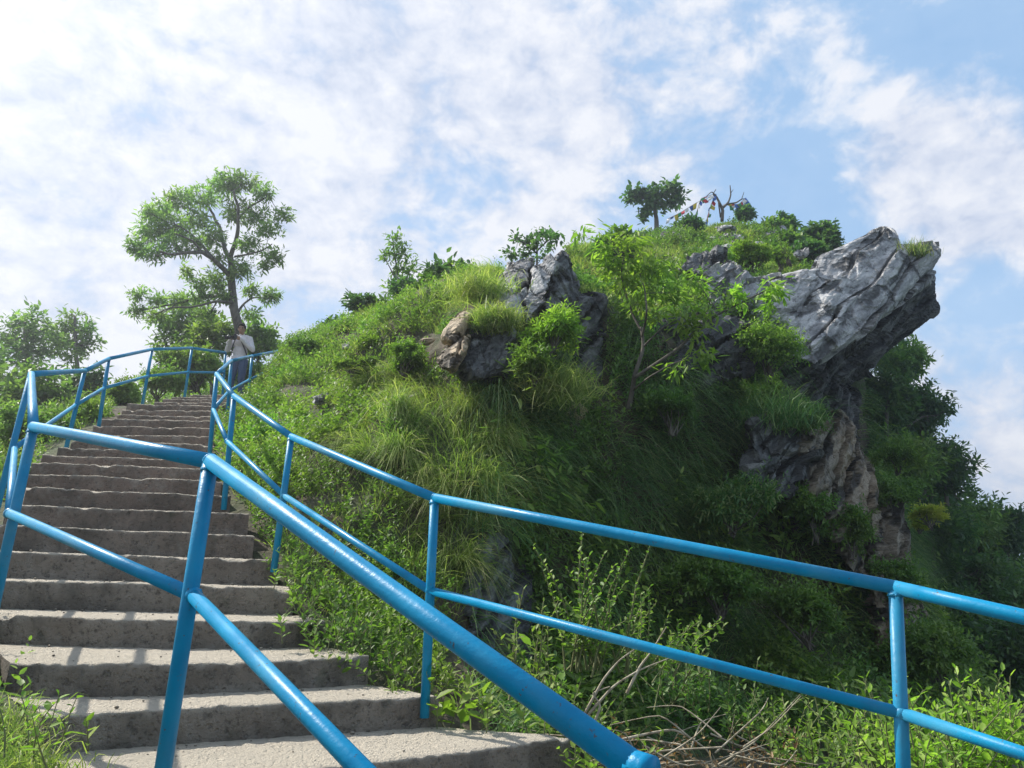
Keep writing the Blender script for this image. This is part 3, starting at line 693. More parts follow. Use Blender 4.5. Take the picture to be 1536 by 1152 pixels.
ov = empty('overhanging_rock', tuple(P(1230, 500, 13)), 'huge pale grey slab of layered rock jutting right over the slope, dark underneath', 'rock')
rock('upper_slab', None, jut[:3], M['rock'], 0.028, 0.10, 21, parent=ov, cw=0.62, sw=1.15)
rock('underside', None, jut[3:], M['rockshade'], 0.035, 0.15, 24, parent=ov)  # lower plates get the rock colour with shade painted in
rock('cliff_rock', 'pale pointed rock face left of the jutting slab, behind the hanging leaves',
     [[(1058, 412, 12.0), (1092, 388, 12.4), (1125, 412, 12.3), (1135, 470, 11.9), (1100, 500, 11.7), (1065, 480, 11.6), (1060, 410, 14), (1095, 392, 14), (1135, 420, 14), (1125, 500, 13.6), (1060, 480, 13.6)],
      [(1120, 415, 12.3), (1148, 412, 12.5), (1150, 470, 12.1), (1130, 500, 12.0), (1110, 480, 12.0), (1120, 415, 14), (1150, 412, 14), (1145, 490, 13.6)]], M['rock'], 0.035, 0.10, 33, cat='rock')
rock('cliff_rock', 'grey fissured rock block between the pointed face and the jutting slab',
     [[(1145, 425, 12.6), (1190, 410, 12.8), (1228, 405, 12.9), (1226, 500, 12.1), (1190, 520, 12.0), (1150, 490, 12.1), (1148, 425, 14.5), (1228, 408, 14.7), (1226, 510, 14.2), (1150, 495, 14)]], M['rock'], 0.035, 0.12, 35, cat='rock')
rock('boulder', 'dark rounded boulder on the grassy brow above the pointed rock face',
     [[(1020, 402, 13.4), (1040, 382, 13.8), (1062, 376, 14.0), (1068, 400, 13.6), (1050, 412, 13.2), (1025, 410, 14.4), (1060, 380, 15), (1066, 404, 14.6)],
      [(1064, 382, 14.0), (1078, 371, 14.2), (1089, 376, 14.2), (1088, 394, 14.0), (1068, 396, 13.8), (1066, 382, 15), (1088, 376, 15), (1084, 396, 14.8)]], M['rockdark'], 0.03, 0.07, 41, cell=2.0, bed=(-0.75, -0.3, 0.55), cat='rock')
rock('rock_outcrop', 'leaning grey rock slab with bright face, left of the dark fin on the brow',
     [[(722, 448, 9.9), (776, 390, 10.6), (798, 388, 10.7), (792, 412, 10.4), (760, 462, 9.7), (735, 478, 9.6), (722, 448, 11.4), (798, 390, 11.9), (792, 430, 11.4), (735, 478, 11.0)],
      [(752, 470, 9.3), (786, 432, 9.8), (790, 446, 9.7), (770, 500, 9.2), (752, 512, 9.1), (752, 470, 10.6), (792, 436, 11.0), (756, 512, 10.4)]], M['rock'], 0.020, 0.075, 51, cell=1.6, bed=(0.72, -0.25, 0.64), cat='rock')
rock('rock_outcrop', 'tall dark rock fin with a ribbed pale side on the brow',
     [[(800, 408, 10.2), (828, 384, 10.6), (838, 384, 10.6), (816, 452, 9.6), (790, 482, 9.3), (788, 450, 9.6), (800, 408, 11.5), (838, 384, 11.8), (790, 482, 10.8)]], M['rock'], 0.020, 0.07, 55, cell=1.6, bed=(0.72, -0.25, 0.64), cat='rock')
rock('rock_outcrop', 'blackish rock spire right behind the ribbed fin on the brow',
     [[(832, 384, 10.6), (846, 377, 10.8), (852, 392, 10.9), (864, 425, 10.9), (866, 450, 10.7), (846, 478, 10.2), (818, 468, 9.8), (846, 378, 12.1), (868, 430, 12.2), (850, 480, 11.6)]], M['rockdark'], 0.020, 0.07, 57, cell=1.6, bed=(0.72, -0.25, 0.64), cat='rock')
rock('boulder', 'dark craggy boulder on the bank below the leaning grey slab',
     [[(692, 530, 8.7), (715, 508, 8.9), (752, 498, 9.1), (765, 520, 8.9), (758, 556, 8.5), (730, 566, 8.4), (700, 560, 8.4), (700, 510, 10.2), (760, 500, 10.4), (764, 560, 10), (700, 565, 9.8)]], M['rockdark'], 0.022, 0.12, 61, cell=2.0, bed=(-0.75, -0.3, 0.55), cat='rock')
rock('tan_rock', 'long cream rock edge lying in the bank beside the tall grass tuft',
     [[(666, 508, 8.65), (680, 484, 8.95), (706, 458, 9.35), (712, 464, 9.25), (694, 486, 8.85), (680, 510, 8.55), (668, 510, 10.00), (708, 458, 10.60), (690, 500, 10.00)]], M['rocktan'], 0.018, 0.07, 71, cell=2.0, bed=(-0.75, -0.3, 0.55), cat='rock')
rock('tan_rock', 'lower cream rock slab showing through bare soil on the bank',
     [[(660, 540, 8.25), (672, 524, 8.45), (694, 504, 8.65), (700, 516, 8.45), (690, 536, 8.25), (676, 552, 8.05), (662, 552, 8.05), (665, 540, 9.80), (700, 508, 10.00), (680, 552, 9.25)]], M['rocktan'], 0.018, 0.07, 75, cell=2.0, bed=(-0.75, -0.3, 0.55), cat='rock')
rock('tan_rock', 'tall brownish weathered rock wall under the jutting slab at the cliff corner',
     [[(1205, 640, 11.1), (1255, 622, 11.7), (1278, 655, 11.9), (1302, 715, 11.7), (1306, 760, 11.5), (1290, 880, 11.1), (1240, 760, 10.8), (1205, 720, 10.7), (1205, 640, 14.5), (1262, 620, 14.8), (1306, 720, 14.6), (1290, 880, 14.0)]], M['rockbrown'], 0.035, 0.14, 81, cat='rock')
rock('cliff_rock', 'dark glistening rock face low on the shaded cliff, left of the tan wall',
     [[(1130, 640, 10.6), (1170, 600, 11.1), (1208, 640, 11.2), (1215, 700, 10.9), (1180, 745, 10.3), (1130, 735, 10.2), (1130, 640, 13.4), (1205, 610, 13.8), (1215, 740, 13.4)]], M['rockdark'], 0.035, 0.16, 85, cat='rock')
rock('cliff_rock', 'tall grey rock buttress below the tan wall at the right corner of the cliff',
     [[(1305, 760, 11.7), (1335, 750, 12.1), (1352, 810, 12.1), (1372, 900, 11.8), (1382, 1010, 11.3), (1340, 1010, 10.8), (1310, 880, 11.0), (1305, 760, 14.0), (1345, 760, 14.4), (1384, 1010, 14.0), (1310, 1010, 13.5)]], M['rockbrown'], 0.04, 0.16, 91, cat='rock')
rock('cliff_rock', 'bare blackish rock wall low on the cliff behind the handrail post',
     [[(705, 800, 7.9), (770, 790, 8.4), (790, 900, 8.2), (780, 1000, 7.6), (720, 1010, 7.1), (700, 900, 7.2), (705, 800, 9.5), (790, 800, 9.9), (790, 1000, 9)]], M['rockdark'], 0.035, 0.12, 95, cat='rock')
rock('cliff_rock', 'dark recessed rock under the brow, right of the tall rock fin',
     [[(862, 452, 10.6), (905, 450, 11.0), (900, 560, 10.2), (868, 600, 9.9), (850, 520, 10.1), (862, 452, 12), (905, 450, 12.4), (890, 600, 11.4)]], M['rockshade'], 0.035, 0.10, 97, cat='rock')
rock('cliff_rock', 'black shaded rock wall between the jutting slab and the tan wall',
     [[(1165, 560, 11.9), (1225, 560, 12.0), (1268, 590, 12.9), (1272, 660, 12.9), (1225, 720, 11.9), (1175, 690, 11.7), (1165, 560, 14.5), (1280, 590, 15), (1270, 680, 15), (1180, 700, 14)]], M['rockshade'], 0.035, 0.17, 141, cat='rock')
rock('cliff_rock', 'shade-dark overhung rock below the pointed rock face, behind the crooked little tree',
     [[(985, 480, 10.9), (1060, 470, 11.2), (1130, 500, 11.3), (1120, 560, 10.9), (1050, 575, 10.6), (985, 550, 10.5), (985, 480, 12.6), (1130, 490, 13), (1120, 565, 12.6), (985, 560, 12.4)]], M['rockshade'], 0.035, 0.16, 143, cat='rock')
tops = [(1090, 345, 20), (1105, 352, 19.5), (1075, 356, 19), (1100, 365, 18), (1010, 358, 19), (1130, 372, 17), (1150, 350, 20), (1170, 345, 20.5), (1240, 342, 21), (1090, 372, 17.5), (1045, 366, 18), (1200, 380, 16.5)]
tl = ['largest pale stone on the grassy hilltop, under the dead tree', 'pale wedge stone just right of the largest hilltop stone', 'low pale stone left of the largest hilltop stone', 'flat pale stone in the grass below the largest hilltop stone',
      'pale stone in the grass at the foot of the round hilltop tree', 'grey stone in the bushes near the middle of the hilltop', 'grey stone between bushes on the hilltop right of the dead tree', 'knobbly grey stone under the dark hilltop bushes',
      'upright grey stone standing out on the right end of the hilltop', 'small flat stone below the others on the grassy hilltop', 'small pale stone above the dark boulder on the brow', 'grey stone half hidden in bushes above the fissured block']
for i, (x, y, Y) in enumerate(tops):
    w = rng.uniform(11, 19); h = rng.uniform(7, 11); 
    if i == 8: w, h = 8, 16
    pts = [(x+rng.uniform(-w, w), y+rng.uniform(-h, h)+2, Y+rng.uniform(-0.4, 0.4)) for _ in range(12)]
    rock('hilltop_stone', tl[i], [pts], M['rock'], 0.045, 0.10, 100+i, group='pale stones scattered on the grassy hilltop', cat='stone')
bank = [(478, 596, 9.9, 'grey stone in dug soil above the right handrail'), (516, 518, 12.3, 'whitish stone near the ridge of the grassy bank'), (640, 512, 9.8, 'pinkish stone in bare soil left of the cream rock edge'), (615, 520, 10.2, 'brown stone in bare soil at the top of the grassy bank')]
for i, (x, y, Y, lb) in enumerate(bank):
    pts = [(x+rng.uniform(-13, 13), y+rng.uniform(-8, 8), Y+rng.uniform(-0.25, 0.25)) for _ in range(12)]
    rock('bank_stone', lb, [pts], M['rock'] if i < 2 else M['rocktan'], 0.035, 0.04, 130+i, group='stones in the grassy bank', cat='stone')
# ------------------------------------------------------------------ ground cover (stuff)
UPV = np.array([0, 0, 1.0])
def jitter(n, s): return rng.normal(0, s, (n, 3))
def clump(p, sc_, seed, lo=-0.15, hi=0.25): return np.clip((fbm(p*sc_, 2, seed)-lo)/(hi-lo), 0, 1)
def stairdist(px, py):        # photo x of the right-hand ends of the steps at height py
    return np.interp(py, [560, 600, 640, 690, 723, 770, 803, 840, 880, 928, 983, 1045, 1105, 1200], [352, 348, 330, 328, 334, 374, 384, 420, 444, 488, 560, 662, 855, 1100])
bank_poly = [(330, 560), (430, 520), (600, 455), (740, 395), (800, 470), (830, 560), (800, 640), (740, 760), (700, 900), (660, 1000), (700, 1060), (860, 1130), (860, 1400), (700, 1300), (300, 1300)]
top_poly = [(850, 360), (960, 320), (1100, 310), (1290, 340), (1260, 420), (1180, 430), (1060, 420), (1000, 470), (900, 470), (860, 440)]
bare = [(640, 520, 60, 20), (685, 540, 40, 22), (450, 592, 44, 16), (482, 624, 34, 12), (520, 508, 26, 9), (420, 640, 20, 12), (700, 490, 34, 24)]
def barem(px, py):
    m = np.zeros(len(px))
    for x, y, a, b in bare: m = np.maximum(m, 1-np.clip(((px-x)/a)**2+((py-y)/b)**2, 0, 1))
    return m > 0.25
tufts = [(690, 640, 95, 60, 1.0), (600, 600, 80, 40, 0.9), (760, 650, 60, 60, 1.0), (690, 740, 80, 70, 1.0), (650, 820, 80, 80, 0.9), (560, 680, 70, 50, 0.7), (725, 480, 30, 35, 0.8), (730, 420, 30, 20, 0.7), (640, 920, 40, 60, 0.6), (800, 760, 60, 60, .7)]
def tuftm(px, py):
    m = np.zeros(len(px))
    for x, y, a, b, w in tufts: m = np.maximum(m, w*(1-np.clip(((px-x)/a)**2+((py-y)/b)**2, 0, 1)))
    return m
def grass_on(name, label, p, n, L, W, droop, up=0.9, nn=0.5, jit=0.28, mat='grass'):
    k = len(p); d = UPV*up + n*nn + jitter(k, jit)
    V, Q, T = grass_arr(p-n*0.03, d, L*rng.uniform(0.55, 1.15, k), W*rng.uniform(0.7, 1.3, k), droop*rng.uniform(0.5, 1.4, k))
    return tag(link(name, mesh_np(name, V, [Q, T], M[mat])), label, 'grass', kind='stuff')
# long arching grass of the bank
p, n, px, py = SH.sample(1500000); k_ = (px > 300) & (px < 1500) & (py > 280) & (py < 1250); p, n, px, py = p[k_], n[k_], px[k_], py[k_]
keep = rng.uniform(0, 1, len(p)) < tuftm(px, py)*0.9*(0.25+0.75*clump(p, 2.6, 71))
keep &= ~barem(px, py) & (px > stairdist(px, py)+14)
p1, n1 = p[keep][:110000], n[keep][:110000]
grass_on('long_grass', 'long arching pale green grass over the middle of the bank', p1, n1, np.full(len(p1), 0.62), np.full(len(p1), 0.010), np.full(len(p1), 0.95), 0.85, 0.55, 0.25)
# short grass on bank and hilltop
keep = (inpoly(px, py, bank_poly)) & (px > stairdist(px, py)+1) & ~barem(px, py)
keep &= rng.uniform(0, 1, len(p)) < 0.75*(0.3+0.7*clump(p, 1.7, 5))
p1, n1 = p[keep][:170000], n[keep][:170000]; Ym = p1[:, 1]
grass_on('short_grass', 'short green grass covering the bank beside the steps', p1, n1, np.clip(0.10+0.016*Ym, 0.14, 0.34), np.clip(0.0012*Ym, 0.006, 0.016), np.full(len(p1), 0.35), 1.0, 0.5, 0.38)
keep = inpoly(px, py, top_poly) & (rng.uniform(0, 1, len(p)) < (0.3+0.7*clump(p, 0.8, 6)))
p1, n1 = p[keep][:70000], n[keep][:70000]
grass_on('hilltop_grass', 'grass covering the hilltop above the rocks', p1, n1, np.full(len(p1), 0.34), np.full(len(p1), 0.022), np.full(len(p1), 0.5), 1.0, 0.4, 0.4)
def hollow(px, py): return inpoly(px, py, [(1165, 545), (1300, 520), (1300, 690), (1210, 745), (1130, 745), (1120, 640)]) | inpoly(px, py, [(862, 440), (925, 450), (900, 610), (855, 590)]) | inpoly(px, py, [(985, 478), (1130, 500), (1120, 570), (985, 560)]) | inpoly(px, py, [(705, 800), (765, 790), (780, 1000), (715, 1010)])
# dark hanging grass of the cliff
cl = ~(hollow(px, py) & (rng.uniform(0, 1, len(px)) < 0.93)) & (px > 700) & (px < 1420) & (py > 430) & (py < 1120) & ~inpoly(px, py, top_poly)
keep = cl & (rng.uniform(0, 1, len(p)) < 0.9*(0.12+0.88*clump(p, 1.3, 8, -0.3, 0.15)))
p1, n1 = p[keep][:200000], n[keep][:200000]
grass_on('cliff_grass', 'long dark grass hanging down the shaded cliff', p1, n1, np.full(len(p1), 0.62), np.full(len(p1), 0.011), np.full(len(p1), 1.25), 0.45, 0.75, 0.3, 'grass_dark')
def tuft_grass(name, label, cen, nn, k, L, W, mat):
    c = np.repeat(cen, k, 0); n_ = np.repeat(nn, k, 0); m_ = len(c); sc_ = np.repeat(rng.uniform(0.7, 1.25, len(cen)), k)
    lean = np.repeat(rng.normal(0, 0.25, (len(cen), 3)), k, 0)
    V, Q, T = grass_arr(c+rng.normal(0, 0.055, (m_, 3)), UPV*0.95+n_*0.55+lean+jitter(m_, 0.27), L*sc_*rng.uniform(0.45, 1.1, m_), W*rng.uniform(0.6, 1.3, m_), rng.uniform(0.75, 1.5, m_))
    return tag(link(name, mesh_np(name, V, [Q, T], M[mat])), label, 'grass', kind='stuff')
w_ = tuftm(px, py); c1 = (rng.uniform(0, 1, len(p)) < w_) & (w_ > 0.12) & ~barem(px, py) & (px > stairdist(px, py)+60) & (px < 850)
idx = np.flatnonzero(c1)[:230]; tuft_grass('grass_tufts', 'big arching pale tufts of grass on the bank', p[idx], n[idx], 230, 0.80, 0.009, 'grass_pale')
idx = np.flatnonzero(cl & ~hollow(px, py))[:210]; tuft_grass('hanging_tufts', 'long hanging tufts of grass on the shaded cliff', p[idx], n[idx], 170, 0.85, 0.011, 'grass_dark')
# small leafy weeds
p, n, px, py = SH.sample(520000)
mb = MB(); keep = (px > stairdist(px, py)-2) & inpoly(px, py, bank_poly) & ~barem(px, py) & (tuftm(px, py) < 0.45)
dens = np.where(px < stairdist(px, py)+150, 0.9, 0.42)*(0.15+0.85*clump(p, 1.9, 15, -0.2, 0.3))
keep &= rng.uniform(0, 1, len(p)) < dens
q, nq = p[keep][:26000], n[keep][:26000]; far = q[:, 1] > 8.5
sprigs(mb, q[far], UPV+nq[far]*0.5+jitter(far.sum(), 0.3), rng.uniform(0.12, 0.34, far.sum()), 8, 0.085, 0.040)
sprigs(mb, q[~far], UPV+nq[~far]*0.5+jitter((~far).sum(), 0.3), rng.uniform(0.10, 0.30, (~far).sum()), 11, 0.065, 0.028)
tag(mb.build('weeds', M['weed']), 'small leafy green weeds on the bank beside the steps', 'weeds', kind='stuff')
mb = MB(); keep = (px > 740) & (px < 1500) & (py > 430) & (py < 1140) & ~inpoly(px, py, top_poly) & ~inpoly(px, py, bank_poly) & ~hollow(px, py)
keep &= rng.uniform(0, 1, len(p)) < 0.6*clump(p, 1.1, 25, -0.1, 0.3)
q, nq = p[keep][:30000], n[keep][:30000]
sprigs(mb, q, UPV*0.7+nq*0.9+jitter(len(q), 0.35), rng.uniform(0.2, 0.55, len(q)), 10, 0.11, 0.045)
tag(mb.build('cliff_undergrowth', M['shrub']), 'dark leafy undergrowth on the shaded cliff', 'undergrowth', kind='stuff')
mb = MB(); keep = inpoly(px, py, top_poly) & (rng.uniform(0, 1, len(p)) < 0.25*clump(p, 0.7, 35, 0.05, 0.3))
q, nq = p[keep][:6000], n[keep][:6000]
sprigs(mb, q, UPV+nq*0.3+jitter(len(q), 0.3), rng.uniform(0.15, 0.4, len(q)), 9, 0.12, 0.06)
tag(mb.build('hilltop_undergrowth', M['shrub']), 'low leafy plants among the hilltop grass', 'undergrowth', kind='stuff')
p, n, px, py = SH.sample(90000); keep = (px > 740) & (px < 1450) & (py > 440) & (py < 1100) & ~inpoly(px, py, top_poly) & (clump(p, 0.9, 77, 0.0, 0.15) > 0.5) & ~hollow(px, py) & (rng.uniform(0, 1, len(p)) < 0.5)
q, nq = p[keep][:7000], n[keep][:7000]; mb = MB(); rosettes(mb, q+nq*rng.uniform(0.05, 0.45, (len(q), 1)), nq+UPV*0.6+jitter(len(q), 0.3), 7, 0.17, 0.05, (0.5, 1.4), 0.5)
tag(mb.build('cliff_ferns', M['weed']), 'drooping broad-leaved ferny plants on the shaded cliff', 'ferns', kind='stuff')
# wooded slope cover and the slope left of the steps
p, n, px, py = SW.sample(9000); mb = MB()
sprigs(mb, p, UPV+jitter(len(p), 0.35), rng.uniform(0.5, 1.3, len(p)), 12, 0.24, 0.12)
tag(mb.build('slope_undergrowth', M['dark']), 'dark undergrowth beneath the trees on the far right slope', 'undergrowth', kind='stuff')
p, n, px, py = SL.sample(26000); k = (px > -300) & (px < 480); p = p[k]; mb = MB()
sprigs(mb, p, UPV+jitter(len(p), 0.35), rng.uniform(0.3, 0.8, len(p)), 10, 0.17, 0.08)
tag(mb.build('lower_undergrowth', M['weed']), 'green undergrowth on the slope left of the steps', 'undergrowth', kind='stuff')
# left of the steps, on the hill sheet itself
p, n, px, py = SH.sample(160000)
lx = np.interp(py, [590, 603, 612, 624, 636, 649, 669, 690, 731, 800, 900, 1000, 1045, 1075, 1130, 1200], [215, 190, 180, 150, 138, 128, 92, 60, 20, -30, -40, -20, -10, 62, 70, 150])
keep = (px < lx-8) & (px > -250); q, nq = p[keep], n[keep]
nearq = q[:, 1] < 5.5
g = q[rng.uniform(0, 1, len(q)) < 0.8]; gn = np.tile(UPV, (len(g), 1))
grass_on('verge_grass', 'grass on the verge left of the steps', g, gn, np.clip(0.10+0.02*g[:, 1], 0.12, 0.4), np.clip(0.0014*g[:, 1], 0.005, 0.02), np.full(len(g), 0.4), 1.0, 0.2, 0.4)
mb = MB(); s_ = rng.uniform(0, 1, len(q)) < 0.28; q = q[s_]
sprigs(mb, q, UPV+jitter(len(q), 0.3), rng.uniform(0.08, 0.35, len(q)), 9, np.float64(0.075), 0.035)
tag(mb.build('verge_weeds', M['weed']), 'leafy weeds on the verge left of the steps', 'weeds', kind='stuff')

# ------------------------------------------------------------------ shrubs and trees, each a thing
def ground_at(px, py, S=SH):
    x, y = proj(S.G.reshape(-1, 3)); k = np.argmin((x-px)**2+(y-py)**2+((S.G.reshape(-1, 3)[:, 1] > 18)*0)); return S.G.reshape(-1, 3)[k]
def local(mb, root):
    c = np.array(root)
    mb.V = [v-c for v in mb.V]
def finish(root, lab, cat, name, stems, crown, smat, cmat, sname='stems', cname='foliage', group=None):
    e = empty(name, tuple(root), lab, cat, group)
    local(stems, root); local(crown, root)
    stems.build(sname, M[smat], e, True); crown.build(cname, M[cmat], e); return e
def shrub(lab, px, py, Y, wpx, hpx, mat='shrub', n=170, L=0.10, W=0.042, kind='sprig', name='shrub', group=None, deep=0.8, low=-0.55, up=0.55, k=7):
    """(px, py): middle of the shrub; wpx, hpx: half sizes"""
    c = P(px, py, Y); rx = wpx*Y/FPX; rz = hpx*Y/FPX; ry = rx*deep
    root = c-np.array([0, 0, rz*0.95]); st = MB(); cr = MB(); ax = np.array([rx, ry, rz])
    m_ = 7; lc = sphere_dirs(m_, -0.8)*rng.uniform(0.25, 0.85, (m_, 1)); lr = rng.uniform(0.28, 0.55, m_); pick = rng.choice(m_, n, p=lr**2/np.sum(lr**2))
    d = sphere_dirs(n, low); pos = c + (lc[pick] + d*lr[pick][:, None]*(rng.uniform(0.3, 1.0, n)**0.5*rng.uniform(0.8, 1.25, n))[:, None])*ax
    d = unit((pos-c)/ax*0.5+d)
    if kind == 'sprig': sprigs(cr, pos-d*0.06, d+UPV*up+jitter(n, 0.3), np.where(rng.uniform(0, 1, n) < 0.08, 1.9, rng.uniform(0.5, 1.3, n))*min(rx, rz)*0.55, 11, L, W)
    else: rosettes(cr, pos, d+UPV*up+jitter(n, 0.25), k, L, W)
    for i in rng.choice(n, min(n, 12), replace=False):
        m = root*0.5+pos[i]*0.5+rng.normal(0, rx*0.08, 3)+np.array([0, 0, rz*0.1]); st.tube([root+rng.normal(0, rx*0.06, 3), m, pos[i]], [0.016*rx+0.006, 0.011*rx+0.004, 0.003], 5, False)
    return finish(root, lab, 'shrub', name, st, cr, 'bark', mat, 'stems', 'foliage', group)

def spline(pts, k=6):
    pts = np.array(pts, float); return catmull(pts, np.linspace(0, len(pts)-1, (len(pts)-1)*k+1))
def tree(lab, Y, limbs, blobs, lmat='tree', L=0.17, W=0.065, k=8, dens=1.0, name='tree', group=None, seed=0, axis_up=0.35, bark='bark', dY=1.0, droop=0.25, drop=0.0, wide=1.0):
    """limbs: polylines [(px, py, dY)...], r0 px, r1 px; blobs: (px, py, rx, ry, count, dY)"""
    st = MB(); cr = MB(); nodes = []; sp = Y/FPX
    for pts, ra, rb in limbs:
        q = spline([P(x, y, Y+d*dY) for x, y, d in pts]); q += fbm(q*2.5/(sp*60), 2, seed)[:, None]*sp*2.0
        st.tube(q, np.linspace(ra, rb, len(q))*sp, 9); nodes.append(np.column_stack([q, np.linspace(ra, rb, len(q))*sp]))
    base = nodes[0][0, :3].copy(); nd = np.vstack(nodes)
    for bx, by, rx, ry, cnt, dd in blobs:
        rx *= wide; ry *= wide; cnt = max(3, int(cnt*dens)); c = P(bx, by, Y+dd*dY); d = sphere_dirs(cnt); rad = rng.uniform(0.15, 1, cnt)**0.45
        pos = c + d*np.array([rx*sp, (rx+ry)/2*sp, ry*sp])*rad[:, None]
        if len(nodes):
            j = np.argmin(np.linalg.norm(nd[:, :3]-c, axis=1)); a = nd[j, :3]; ra = min(nd[j, 3]*0.6, (rx*0.035+0.35)*sp)
            mid = (a+c)/2+rng.normal(0, rx*0.12*sp, 3)+np.array([0, 0, -0.06*np.linalg.norm(c-a)])
            br = spline([a, mid, c], 5); st.tube(br, np.linspace(ra, ra*0.45, len(br)), 6, False)
            for i in rng.choice(cnt, max(3, cnt//4), replace=False):
                s0 = br[rng.integers(len(br)//2, len(br))]; m2 = (s0+pos[i])/2+rng.normal(0, rx*0.06*sp, 3)
                st.tube([s0, m2, pos[i]], [ra*0.4, ra*0.28, ra*0.12], 5, False)
        rosettes(cr, pos, d*0.8+UPV*axis_up+jitter(cnt, 0.35), k, L, W, (0.45, 1.35), droop)
    return finish(base, lab, 'tree', name, st, cr, bark, lmat, 'trunk', 'crown', group)

# the big open-crowned tree at the head of the steps
tree('tall open-crowned tree with crooked trunk behind the person at the head of the steps', 19,
 [([(364, 560, 0), (360, 500, 0), (352, 470, 0), (348, 430, .2), (347, 400, .3), (344, 384, .3)], 8.0, 5.0),
  ([(344, 386, .3), (336, 366, .6), (328, 340, .9), (318, 320, 1.2), (310, 300, 1.3)], 4.0, 1.6),
  ([(345, 386, .3), (353, 365, 0), (358, 340, -.3), (356, 310, -.4), (352, 285, -.5)], 4.0, 1.6),
  ([(347, 418, .2), (334, 402, -.3), (318, 388, -.8), (302, 379, -1.2), (280, 379, -1.5), (256, 382, -1.8), (240, 378, -2)], 4.6, 1.4),
  ([(318, 388, -.8), (303, 368, -1), (288, 352, -1), (272, 340, -1.2)], 2.6, 1.0),
  ([(300, 378, -1.2), (290, 362, -1.6), (262, 350, -2)], 2.2, 0.9),
  ([(348, 449, 0), (325, 445, .4), (300, 446, .6), (270, 454, .8), (240, 460, 1), (213, 466, 1)], 3.0, 0.9),
  ([(350, 455, 0), (325, 452, -.4), (290, 460, -.8), (255, 462, -1), (232, 472, -1)], 2.4, 0.8),
  ([(356, 470, 0), (366, 455, .4), (382, 446, .8), (405, 448, 1)], 2.2, 0.8),
  ([(352, 385, 0), (370, 382, -.6), (392, 376, -1), (408, 366, -1.2)], 1.8, 0.7),
  ([(356, 330, -.3), (372, 312, -.6), (392, 300, -.8), (408, 290, -.8)], 2.0, 0.8)],
 [(338, 275, 24, 18, 30, 0), (365, 272, 24, 14, 22, -.3), (396, 288, 16, 12, 14, -.8), (424, 320, 13, 10, 11, -1), (405, 345, 20, 9, 12, -.8), (385, 325, 20, 14, 18, -.5), (355, 315, 22, 20, 24, 0),
  (300, 295, 26, 16, 28, .8), (268, 300, 24, 15, 26, .3), (240, 318, 18, 15, 20, -.6), (225, 345, 22, 14, 24, -1), (205, 368, 15, 10, 14, -1.4), (232, 380, 20, 12, 16, -1.6), (262, 340, 26, 18, 30, -.8),
  (295, 335, 24, 20, 26, .6), (320, 355, 22, 16, 22, .4), (288, 368, 20, 12, 14, -1), (330, 385, 13, 12, 9, 0), (258, 365, 18, 12, 14, -1.4), (222, 318, 10, 14, 8, -1),
  (375, 365, 20, 14, 16, -.5), (410, 385, 15, 11, 13, -1), (395, 400, 10, 7, 5, -1), (362, 405, 17, 16, 20, 0), (325, 420, 16, 18, 20, .2), (300, 425, 14, 14, 12, .3), (280, 405, 12, 12, 7, 0),
  (405, 445, 20, 9, 16, 1), (375, 435, 14, 10, 10, .6), (378, 472, 15, 8, 9, .5), (335, 445, 14, 10, 12, 0), (300, 445, 20, 9, 14, .6), (268, 448, 18, 10, 15, .8), (236, 448, 18, 9, 13, 1), (208, 440, 13, 9, 9, 1), (205, 468, 14, 10, 11, 1), (235, 475, 18, 8, 10, 0), (310, 470, 18, 8, 8, 0)],
 'tree_pale', 0.15, 0.046, 11, 2.3, seed=5, wide=1.16)

def simple_tree(lab, px, top, bot, Y, crown, lmat, L, W, lean=0, dens=1.0, group=None, rpx=None, k=8, name='tree', seed=0, bark='bark', extra=()):
    """crown: list of (dx, dy, rx, ry, n) round (px, top)"""
    mid = (top+bot)/2; h = bot-top; r_ = rpx or max(1.2, h*0.035)
    limbs = [([(px+lean, bot, 0), (px+lean*0.5, bot-(bot-top)*0.4, 0), (px, top+8, 0)], r_, r_*0.3)] + list(extra)
    return tree(lab, Y, limbs, [(px+a, top+b, rx, ry, n_, rng.uniform(-.6, .6)) for a, b, rx, ry, n_ in crown], lmat, L, W, k, dens, group=group, name=name, seed=seed, bark=bark)
def crown_of(rx, ry, nb, n_, rb=0.42):
    o = []
    for i in range(nb):
        a = i*2.4; r_ = math.sqrt((i+0.5)/nb); o.append((rx*r_*math.cos(a)*0.8, ry*r_*math.sin(a)*0.8+ry*0.9, rx*rb*rng.uniform(0.75, 1.2), ry*rb*rng.uniform(0.75, 1.2), n_))
    return o
G_L = 'trees and bushes beyond the left handrail'
simple_tree('dark tree standing beyond the left handrail, leftmost crown against the sky', 38, 468, 640, 24, crown_of(52, 46, 12, 20), 'tree', 0.21, 0.085, 4, 1.1, group=G_L)
simple_tree('round dark tree with thin trunk, second crown beyond the left handrail', 112, 466, 620, 24, crown_of(38, 44, 10, 18), 'tree', 0.20, 0.08, 6, 1.1, group=G_L)
simple_tree('tree in full leaf half cut by the picture edge beyond the left handrail', -35, 520, 700, 20, crown_of(60, 60, 12, 22), 'tree', 0.24, 0.10, 0, group=G_L)
simple_tree('bushy pale green tree low behind the left handrail corner', 45, 548, 720, 17, crown_of(66, 50, 14, 24), 'tree', 0.20, 0.09, 0, group=G_L)
simple_tree('small dark tree in the gap between the second and third left posts', 128, 555, 690, 19, crown_of(42, 40, 12, 20), 'dark', 0.20, 0.09, 0, group=G_L)
shrub('broad bush filling the slope under the left handrail corner', 30, 655, 11.5, 70, 55, 'tree', 420, 0.11, 0.05, group=G_L)
shrub('leafy green bush beside the left edge of the middle steps', 128, 640, 12.5, 42, 38, 'weed', 300, 0.12, 0.05, group=G_L)
